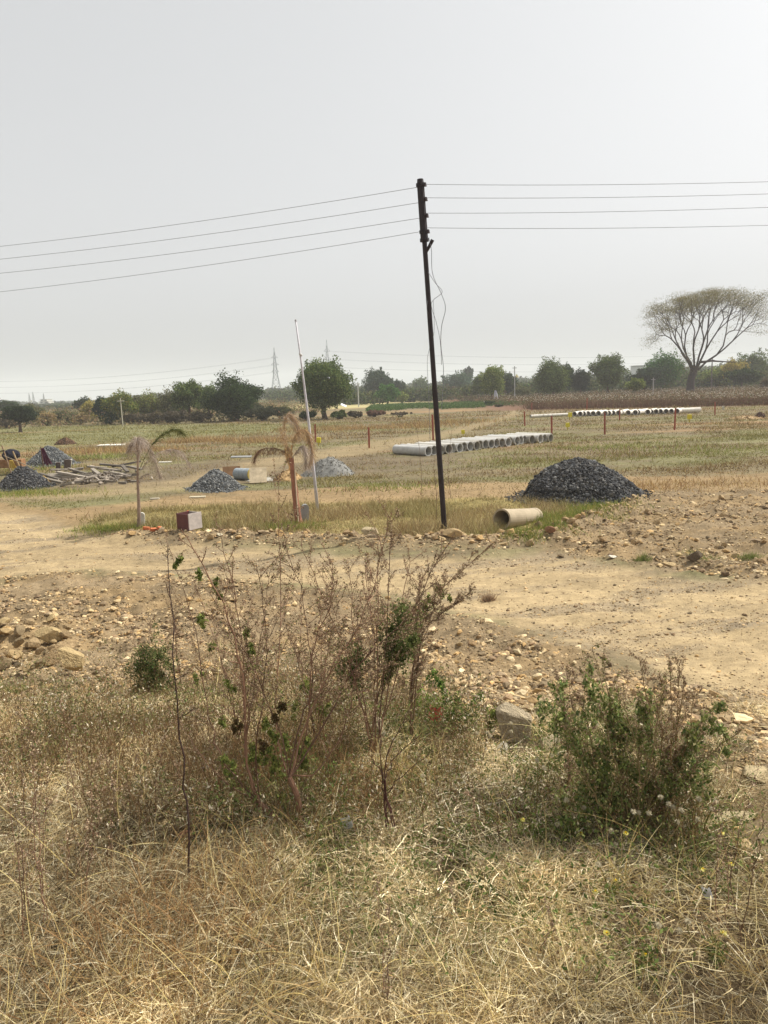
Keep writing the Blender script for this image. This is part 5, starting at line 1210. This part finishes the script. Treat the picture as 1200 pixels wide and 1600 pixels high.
shrub((640, 1150), [(768, 850), (700, 900), (735, 925), (660, 900)], 'shrub with one long knobbly branch pointing up right over the road', r=.006, ns=26, sl=.17, seeds=2.0, clumps=((672, 935, .03), (690, 925, .025), (665, 950, .03), (700, 932, .015)), dY=(-.05, .1), mids=[[(650, 1050), (672, 945)], [(645, 1050)], [(660, 1000), (690, 960)], [(645, 1050)]])
shrub((380, 1180), [(300, 900), (360, 890), (420, 900), (450, 930), (330, 960), (395, 930), (405, 965)], 'pale twiggy shrub standing behind the large shrub on its left', r=.005, ns=11, sl=.24, seeds=.8, dY=(0, .35), clumps=((330, 1010, .02), (392, 1045, .025), (360, 1075, .025), (310, 1060, .02)))
shrub((500, 1170), [(440, 960), (470, 930), (500, 940), (520, 980), (540, 1000), (455, 1000)], 'low dense brown shrub in the centre behind the large one', r=.005, ns=12, sl=.22, seeds=.85, dY=(0, .3), clumps=((480, 1075, .03), (505, 1110, .035), (460, 1110, .025), (530, 1080, .03)))
shrub((290, 1385), [(262, 852)], 'single bare dark stalk left of the large shrub, tall and bent', name='bare_stalk', cat='stalk', r=.0075, ns=10, sl=.12, seeds=.4, dY=(.15, .16), mids=[[(294, 1270), (284, 1170), (272, 1030)]], col=srgb(70, 54, 48), t0=.55, twigs=2)
shrub((612, 1312), [(590, 1120), (660, 1145), (668, 1180), (640, 1110), (575, 1180)], 'small dark bare sapling right of the large shrub', name='bare_sapling', cat='sapling', r=.006, ns=7, sl=.2, seeds=.12, dY=(-.02, .05), mids=[[(600, 1250)], [(602, 1240), (610, 1195)], [(603, 1262), (612, 1228)], [(602, 1200)], [(600, 1255), (598, 1210)]], col=srgb(84, 56, 50), twigs=2)
shrub((232, 1095), [(205, 980), (240, 965), (265, 990), (225, 1000), (280, 1010)], 'green leafy clump left of the large shrub by the rubble', name='green_shrub', r=.0045, ns=14, sl=.24, seeds=.9, clumps=((240, 1030, .12), (225, 1055, .11), (250, 1060, .1), (235, 1080, .11), (262, 1085, .07), (215, 1085, .07)), leafcols=[srgb(84, 98, 56), srgb(66, 82, 46), srgb(104, 112, 66), srgb(120, 110, 76)], leafn=.9)
shrub((285, 1090), [(275, 930), (260, 900), (300, 960)], 'grey-brown dry weed right of the left green clump', name='dry_weed', cat='weed', r=.004, ns=18, sl=.2, seeds=1.4)
shrub((715, 1150), [(700, 1040), (730, 1060), (745, 1080)], 'bright green leafy weed between the red wrapper and the boulder', name='green_shrub', r=.004, ns=10, sl=.18, seeds=.3, clumps=((715, 1110, .06), (705, 1125, .055), (730, 1115, .05), (682, 1062, .035), (690, 1082, .035), (720, 1135, .05), (740, 1105, .035)), leafcols=[srgb(92, 116, 52), srgb(76, 100, 46), srgb(110, 130, 60), srgb(60, 82, 42)], green=.5, leafn=.9)
shrub((668, 1122), [(672, 1060), (655, 1080)], 'vivid light green low weed left of the leafy green weed', name='green_shrub', r=.003, ns=8, sl=.2, seeds=.3, clumps=((665, 1096, .05), (680, 1105, .04), (650, 1104, .04)), leafcols=[srgb(118, 140, 60), srgb(100, 126, 54)], green=.6, leafn=.7)
shrub((770, 1150), [(765, 1075), (776, 1090)], 'small green weed in front of the grey boulder, left side', name='green_shrub', r=.003, ns=6, sl=.2, seeds=.3, clumps=((772, 1118, .04), (768, 1135, .035)), green=.6, leafn=.7)
shrub((735, 1080), [(732, 1005), (728, 1030)], 'thin purple-brown seed stalk beyond the green weeds', name='dry_weed', cat='weed', r=.003, ns=10, sl=.1, seeds=1.6, col=srgb(110, 80, 76))
# the leafy bush at the right
CL = [(860, 1105, .05), (872, 1125, .06), (885, 1090, .035), (870, 1080, .03), (900, 1140, .06), (892, 1160, .055), (932, 1085, .05), (925, 1068, .035), (938, 1110, .06), (945, 1125, .06), (960, 1105, .05), (965, 1130, .055), (975, 1140, .05), (950, 1150, .06), (920, 1150, .06),
      (1010, 1120, .045), (1012, 1140, .045), (1010, 1100, .035), (1005, 1170, .05), (1075, 1140, .045), (1090, 1125, .04), (1105, 1118, .03), (1120, 1108, .025), (1070, 1165, .05), (1085, 1150, .04), (1095, 1190, .045), (1080, 1205, .06), (1065, 1215, .06), (1090, 1220, .055), (1050, 1200, .04),
      (940, 1200, .07), (960, 1225, .075), (975, 1245, .07), (990, 1215, .06), (930, 1230, .07), (915, 1200, .05), (905, 1255, .06), (890, 1275, .05), (900, 1285, .055), (1000, 1250, .06), (950, 1260, .06), (1020, 1240, .05), (970, 1180, .05), (1130, 1150, .03), (1150, 1145, .025), (1140, 1170, .022)]
shrub((985, 1310), [(905, 1040), (925, 1010), (940, 1030), (870, 1080), (960, 1060), (1000, 1080), (880, 1130), (940, 1110), (985, 1120), (1060, 1120), (910, 1090), (1080, 1160), (1110, 1110), (1160, 1140), (1095, 1180), (890, 1180), (1020, 1100), (1040, 1060)], 'big leafy dark green bush at the right with drooping leaves', name='leafy_bush', cat='bush', r=.0062, ns=14, sl=.2, seeds=.8,
      clumps=[c_ for i_, c_ in enumerate(CL) if i_ % 6 != 2], leafcols=[srgb(112, 118, 66), srgb(92, 102, 54), srgb(130, 136, 78), srgb(146, 146, 100), srgb(84, 98, 60), srgb(140, 132, 94), srgb(130, 144, 90)], green=.4, leafn=.42, dY=(-.15, .25), size=(.014, .034), col=srgb(128, 112, 78), up=.9)
shrub((1040, 1290), [(1048, 1040), (1060, 1030), (1035, 1060), (1070, 1060), (1085, 1080), (1000, 1030), (1025, 1110)], 'dry brown twiggy plant rising out of the right of the leafy bush', name='dry_weed', cat='weed', r=.005, ns=18, sl=.2, seeds=1.2, col=srgb(132, 106, 70))
shrub((900, 1250), [(870, 1050), (885, 1045), (900, 1080), (880, 1100)], 'reddish-brown dry weed in the left part of the leafy bush', name='dry_weed', cat='weed', r=.004, ns=18, sl=.2, seeds=1.6)
shrub((975, 1150), [(968, 1050), (980, 1040)], 'thin brown stalk behind the middle of the leafy bush', name='dry_weed', cat='weed', r=.003, ns=10, sl=.14, seeds=1.2)
# thin weeds standing up at the left foreground
WD = [((20, 1500), (2, 1180), 'leftmost tall dark-stemmed weed at the left edge'), ((60, 1440), (75, 1200), 'thin straight weed near the left edge'), ((78, 1470), (50, 1160), 'tall leaning weed, second from the left edge'), ((130, 1420), (142, 1230), 'slender weed left of the arching straws'),
      ((100, 1400), (150, 1190), 'thin weed leaning right near the left edge'), ((35, 1330), (32, 1090), 'dry weed below the left rock heap'), ((110, 1290), (95, 1085), 'grey weed below the middle of the rock heap'), ((165, 1370), (165, 1180), 'lone upright weed left of the bare stalk'),
      ((255, 1270), (258, 1150), 'short dark twig left of the bare stalk'), ((775, 1330), (785, 1240), 'small brown twig in the pale straw right of centre'), ((736, 1320), (725, 1240), 'small reddish twig in the pale straw right of the sapling'), ((600, 1590), (592, 1380), 'pale grass stalk at the bottom centre'),
      ((1165, 1480), (1180, 1210), 'thin stalk near the right edge below the flat slab'), ((1115, 1450), (1112, 1255), 'straw-coloured stalk right below the leafy bush'), ((840, 1500), (850, 1400), 'brown seed stalk at lower right of centre'), ((180, 1290), (215, 1180), 'twig with pale leaves left of the shrub stems'), ((700, 1440), (690, 1340), 'short twig in straw below the sapling')]
for bp, tp, lab in WD: shrub(bp, [tp, (tp[0] + 14, tp[1] + 40)], lab, name='dry_weed', cat='weed', r=.0028, ns=9, sl=.16, seeds=.5, dY=(-.05, .08))
# flowering weeds with white seed puffs and yellow flowers
DZ = [((900, 1330), [(885, 1250, 0), (912, 1262, 0), (880, 1290, 0), (908, 1302, 1)], 'seed-puff weed at the left foot of the leafy bush'), ((965, 1350), [(955, 1298, 0), (978, 1302, 1), (990, 1268, 0), (962, 1320, 0), (975, 1320, 0)], 'seed-puff weed with a yellow flower at the foot of the leafy bush'),
      ((1010, 1340), [(998, 1270, 0), (1045, 1256, 0), (1065, 1266, 0), (1050, 1300, 0)], 'seed-puff weed right of the foot of the leafy bush'), ((1090, 1340), [(1092, 1248, 0), (1090, 1280, 0), (1098, 1304, 0), (1118, 1252, 0), (1083, 1322, 0)], 'seed-puff weed between the leafy bush and the flat slab'),
      ((955, 1410), [(962, 1376, 1), (930, 1393, 1), (935, 1350, 0)], 'weed with two yellow flowers below the leafy bush'), ((1130, 1400), [(1098, 1358, 1), (1142, 1350, 1), (1127, 1302, 1)], 'weed with three yellow flowers below the flat slab'), ((1010, 1520), [(1009, 1492, 1), (1029, 1446, 0), (948, 1458, 1)], 'yellow-flowered weed low at the right'),
      ((1120, 1500), [(1130, 1458, 1), (1075, 1440, 0), (1062, 1455, 0)], 'seed-puff weed beside the crumpled paper'), ((660, 1200), [(615, 1155, 0), (625, 1160, 0), (638, 1182, 0), (655, 1187, 0), (652, 1178, 0)], 'seed-puff weed left of the mossy rock'), ((735, 1190), [(737, 1161, 0), (720, 1152, 0), (762, 1145, 0)], 'seed-puff weed below the leafy green weed'),
      ((790, 1200), [(766, 1150, 0), (770, 1142, 0), (799, 1143, 0), (812, 1205, 0)], 'seed-puff weed before the grey boulder'), ((870, 1220), [(862, 1180, 0), (874, 1178, 0), (868, 1142, 0), (885, 1180, 0)], 'seed-puff weed right of the grey boulder'), ((640, 1240), [(660, 1212, 0), (543, 1215, 0), (610, 1200, 0)], 'seed-puff weed near the bare sapling'), ((830, 1320), [(817, 1281, 1), (850, 1200, 0), (880, 1315, 0)], 'small yellow-flowered weed left of the leafy bush foot')]
for bp, hd, lab in DZ:
    hd = hd + [(h_[0] + R.normal() * 26, h_[1] + R.normal() * 18, 0) for h_ in hd if not h_[2] and R.random() < .5]
    B_ = at(*bp); root = empty('flowering_weed', B_, lab, 'weed', 'flowering weeds of the near slope'); st, lf = Bag(), Bag(); pf, fl = Bag(), Bag(); np_, nf = 0, 0
    for a, c, yel in hd:
        e = spx(a, c, B_[1] + R.uniform(-.02, .06)); m = (B_ + e) / 2 + np.array([R.normal() * .03, 0, .02]); tube(st, bez([B_, m, e], 7), .0017, srgb(126, 118, 70), 4)
        if yel:
            nf += 1
            fl = Bag()
            for s in range(6):
                an = s * 1.047; pp = e + np.array([math.cos(an), math.sin(an), .1]) * .0075; leaves(fl, pp[None], .015, srgb(232, 222, 130), aspect=.7)
            stones(fl, e[None] + np.array([[0, 0, .003]]), .005, srgb(226, 190, 40)); fl.build('flower', M_leaf, root)
        else:
            pf = Bag(); k = 150; dd = rdir(k); ribbons(pf, np.repeat(e[None], k, 0), dd, dd * 0, R.uniform(.007, .0145, k), .0028, srgb(208, 198, 172), 1); stones(pf, e[None], .007, srgb(206, 194, 164)); pf.build('seed_puff', M_leaf, root)
    leaf_clump(lf, B_ + np.array([0, 0, .03]), .06, .03, 90, (.012, .028), [srgb(104, 112, 64), srgb(86, 98, 54)])
    st.build('stems', M_leaf, root); lf.build('leaves', M_leaf, root)
# small weeds on the stony ground
for a, c_, w, lab in ((1094, 872, 40, 'low green-grey weed patch past the road at the right'), (1170, 872, 24, 'low green weed near the right edge past the road'), (1005, 876, 16, 'tiny green tuft in the stones past the road'), (763, 938, 14, 'tiny brown tuft growing in the road'), (20, 1085, 60, 'yellow-green grass patch below the left rock heap'), (905, 785, 60, 'green weed fringe at the foot of the largest black gravel pile'), (815, 832, 30, 'green weeds growing under the lone pipe')):
    q = at(a, c_); k = 260; P = q + R.normal(size=(k, 3)) * np.array([w / F * q[1] * .35, w / F * q[1] * .3, 0]); P[:, 2] = H(P[:, 0], P[:, 1]); bb = Bag(); ribbons(bb, P, rdir(k, 1.0), rdir(k) * .3, R.uniform(.04, .14, k), .008, pick([srgb(120, 128, 72), srgb(140, 138, 86), srgb(104, 116, 62)] if a != 763 else SEED, k), 2)
    tag(bb.build('weed_tuft', M_leaf, origin=q), lab, 'weed')

# ------------------------------------------------------------------ dead palms
def frond(rach, lfb, pts, Y, r, Ln, cols, n=90, droop=1.0, spread=.5, wid=.007, dY=.12, t0=.1):
    r = r * .55; n = int(n * 3.8)
    P = np.array([pt(a, c, Y + dY * i) for i, (a, c) in enumerate(pts)]); Q = bez(P, 26); tube(rach, Q, np.linspace(r, r * .25, 26), cols[0] * .8, 5)
    t = R.uniform(t0, 1, n) * 25; i0 = np.clip(t.astype(int), 0, 24); p = Q[i0] + (Q[i0 + 1] - Q[i0]) * (t - i0)[:, None]; tg = unit(Q[i0 + 1] - Q[i0])
    s = np.where(R.random(n) < .5, 1, -1)[:, None] * unit(np.cross(tg, np.array([0, .3, 1.])))
    d = unit(tg * .6 + s * spread + np.array([0, 0, -.25 * droop]) + R.normal(size=(n, 3)) * .3); bd = np.tile([0, 0, -.8 * droop], (n, 1)) + R.normal(size=(n, 3)) * .28
    prof = np.sin(np.clip((t / 25), .05, 1) * 3.0) * .7 + .35
    ribbons(lfb, p, d, bd * .8, Ln * prof * R.uniform(.6, 1.1, n), wid, pick(cols, n, .15), 4)
DEAD = [srgb(186, 172, 160), srgb(166, 150, 138), srgb(200, 186, 170), srgb(140, 122, 110)]; DEADO = [srgb(196, 168, 130), srgb(180, 150, 114), srgb(160, 134, 106)]
q = at(217, 828); Y1 = q[1]; g0 = h1(q[0], Y1); root = empty('dead_palm', (q[0], Y1, g0), 'thin dying palm with one green frond, left of the open box', 'palm')
b = Bag(); tube(b, bez([(q[0], Y1, g0 - .05), pt(217, 790, Y1), pt(215, 745, Y1), pt(216, 700, Y1)], 12), np.linspace(.045, .016, 12), srgb(146, 126, 110), 9); tube(b, [pt(216, 730, Y1), pt(213, 690, Y1)], [.015, .008], srgb(140, 120, 100), 5); b.build('trunk', M_bark, root)
rc, lfb = Bag(), Bag()
frond(rc, lfb, [(216, 735), (218, 700), (214, 684), (226, 690), (240, 715), (250, 745)], Y1, .014, .28, DEAD, 170, .9, .5)
frond(rc, lfb, [(216, 735), (212, 705), (207, 692), (201, 705)], Y1, .01, .26, DEAD, 90, 1.1, .5)
frond(rc, lfb, [(217, 740), (235, 715), (262, 703), (282, 706), (296, 725)], Y1, .009, .22, DEAD, 110, 1.1, .45, dY=.08)
frond(rc, lfb, [(216, 760), (221, 745), (232, 740)], Y1, .008, .15, DEAD, 40, 1.0, .5)
frond(rc, lfb, [(216, 712), (219, 695), (214, 685), (220, 690)], Y1, .01, .25, DEAD, 90, 1.2, .6, dY=-.05)
rc.build('frond_stalks', M_bark, root); lfb.build('dead_fronds', M_straw, root)
rc, lfb = Bag(), Bag(); frond(rc, lfb, [(217, 735), (228, 712), (240, 692), (258, 677), (276, 671), (288, 680)], Y1, .014, .26, [srgb(106, 108, 66), srgb(84, 92, 54), srgb(130, 128, 84)], 110, .35, .75, .011, t0=.35)
rc.build('green_frond_stalk', M_bark, root); lfb.build('green_frond', M_leaf, root)
q = at(468, 818); Y2 = q[1]; g0 = h1(q[0], Y2); root = empty('dead_palm', (q[0], Y2, g0), 'dead palm with a reddish wrapped trunk beside the white leaning pole', 'palm')
b = Bag(); tube(b, bez([(q[0] - .0, Y2, g0 - .05), pt(463, 790, Y2), pt(459, 750, Y2), pt(455, 715, Y2)], 14), np.linspace(.085, .05, 14) * (1 + .08 * np.sin(np.arange(14) * 2.1)), srgb(150, 104, 84), 10); b.build('wrapped_trunk', M_bark, root)
b = Bag(); tube(b, bez([pt(466, 815, Y2 - .09), pt(463, 770, Y2 - .08), pt(460, 725, Y2 - .08)], 8), .014, srgb(196, 176, 150), 5)
for s in range(9): tube(b, [pt(455 + R.normal() * 2, 735, Y2), pt(452 + R.normal() * 6, 700 + R.normal() * 6, Y2 + R.normal() * .05)], [.02, .012], srgb(206, 168, 118), 5)
b.build('leaf_bases', M_bark, root); rc, lfb = Bag(), Bag()
frond(rc, lfb, [(454, 715), (447, 690), (444, 660), (452, 646), (462, 660), (468, 680)], Y2, .012, .3, DEADO + DEAD[:2], 190, 1.1, .45)
frond(rc, lfb, [(456, 715), (458, 690), (466, 674), (477, 673), (485, 688), (487, 710), (483, 728)], Y2, .014, .24, DEADO, 210, 1.0, .4, dY=.05)
frond(rc, lfb, [(455, 718), (445, 706), (425, 700), (405, 704), (396, 722)], Y2, .008, .2, [srgb(120, 92, 76), srgb(138, 108, 88)], 110, .9, .4, dY=.06)
frond(rc, lfb, [(456, 716), (450, 700), (442, 685), (438, 668)], Y2, .01, .2, DEADO, 80, .8, .5, dY=-.04)
frond(rc, lfb, [(457, 716), (468, 700), (476, 700), (478, 730)], Y2, .01, .24, DEAD, 110, 1.1, .35, dY=-.04)
rc.build('frond_stalks', M_bark, root); lfb.build('dead_fronds', M_straw, root)
# thin bare saplings in the verge, by the pole
for pts_, lab in (([(681, 820), (682, 770), (678, 735), (680, 715)], 'thin dark twig left of the foot of the utility pole'), ([(660, 785), (658, 735), (655, 700), (651, 668)], 'tall hair-thin sapling left of the utility pole'), ([(705, 780), (700, 740), (703, 700), (706, 672)], 'tall hair-thin sapling right of the utility pole')):
    q = at(*pts_[0]); P = [np.array([q[0], q[1], h1(q[0], q[1])])] + [pt(a, c, q[1]) for a, c in pts_[1:]]; root = empty('thin_sapling', P[0], lab, 'sapling')
    st, sd = Bag(), Bag(); stem(st, sd, P, .009, 12, .14, .6, t0=.2, col=srgb(110, 84, 66), twigs=1); st.build('stems', M_bark, root); sd.build('seed_heads', M_leaf, root)

# ------------------------------------------------------------------ haze, sky, sun, camera
bb = Bag()
Vb = np.array([[x, y, z] for z in (-1.5, 60) for x, y in ((-2050, -90), (2050, -90), (2050, 2400), (-2050, 2400))], float)
bb.add(Vb, np.array([[0, 3, 2, 1], [4, 5, 6, 7], [0, 1, 5, 4], [1, 2, 6, 5], [2, 3, 7, 6], [3, 0, 4, 7]]), (1, 1, 1))
hm = bpy.data.materials.new('haze'); hm.use_nodes = True; nt = hm.node_tree; nt.nodes.clear()
out = nt.nodes.new('ShaderNodeOutputMaterial'); pv = nt.nodes.new('ShaderNodeVolumePrincipled'); pv.inputs['Color'].default_value = (.98, .985, 1, 1); pv.inputs['Density'].default_value = .00062
pv.inputs['Anisotropy'].default_value = .0
nt.links.new(pv.outputs[0], out.inputs['Volume'])
tag(bb.build('haze', hm), kind='stuff')

SUN_AZ, SUN_EL = math.radians(65), math.radians(52.5)     # azimuth clockwise from +Y
w = bpy.data.worlds.new('World'); bpy.context.scene.world = w; w.use_nodes = True; nt = w.node_tree; nt.nodes.clear()
out = nt.nodes.new('ShaderNodeOutputWorld'); bg = nt.nodes.new('ShaderNodeBackground'); sky = nt.nodes.new('ShaderNodeTexSky'); sky.sky_type = 'NISHITA'; sky.sun_disc = False
sky.sun_elevation = SUN_EL; sky.sun_rotation = SUN_AZ; sky.air_density = 1.0; sky.dust_density = 6.0; sky.ozone_density = 1.0; sky.altitude = 300
hs = nt.nodes.new('ShaderNodeHueSaturation'); hs.inputs['Saturation'].default_value = .10; hs.inputs['Value'].default_value = .98
nt.links.new(sky.outputs[0], hs.inputs['Color']); mxw = nt.nodes.new('ShaderNodeMix'); mxw.data_type = 'RGBA'; mxw.inputs[0].default_value = .46; mxw.inputs[7].default_value = (4.4, 4.52, 4.55, 1)   # thin even veil of dust over the clear sky
nt.links.new(hs.outputs[0], mxw.inputs[6]); nt.links.new(mxw.outputs[2], bg.inputs['Color']); nt.links.new(bg.outputs[0], out.inputs[0]); bg.inputs['Strength'].default_value = .15
sl = bpy.data.lights.new('sun', 'SUN'); sl.energy = 4.6; sl.angle = math.radians(.53); sl.color = (1, .965, .90)
so = bpy.data.objects.new('sun', sl); COL.objects.link(so)
sd_ = Vector((math.sin(SUN_AZ) * math.cos(SUN_EL), math.cos(SUN_AZ) * math.cos(SUN_EL), math.sin(SUN_EL))); so.rotation_euler = sd_.to_track_quat('Z', 'Y').to_euler()
cam = bpy.data.cameras.new('camera'); co = bpy.data.objects.new('camera', cam); COL.objects.link(co); co.location = (0, 0, CAMZ); co.rotation_euler = (Matrix.Rotation(math.pi / 2 - PITCH, 3, 'X') @ Matrix.Rotation(-ROLL, 3, 'Z')).to_euler()
cam.sensor_fit = 'VERTICAL'; cam.sensor_height = 36; cam.lens = 36 * F / 1600; cam.clip_end = 6000; cam.clip_start = .05
sc = bpy.context.scene; sc.camera = co
sc.view_settings.view_transform = 'Standard'; sc.view_settings.look = 'None'; sc.view_settings.exposure = .24; sc.view_settings.gamma = 1
sc.cycles.max_bounces = 5; sc.cycles.diffuse_bounces = 3; sc.cycles.transmission_bounces = 3; sc.cycles.volume_bounces = 1; sc.cycles.use_denoising = True
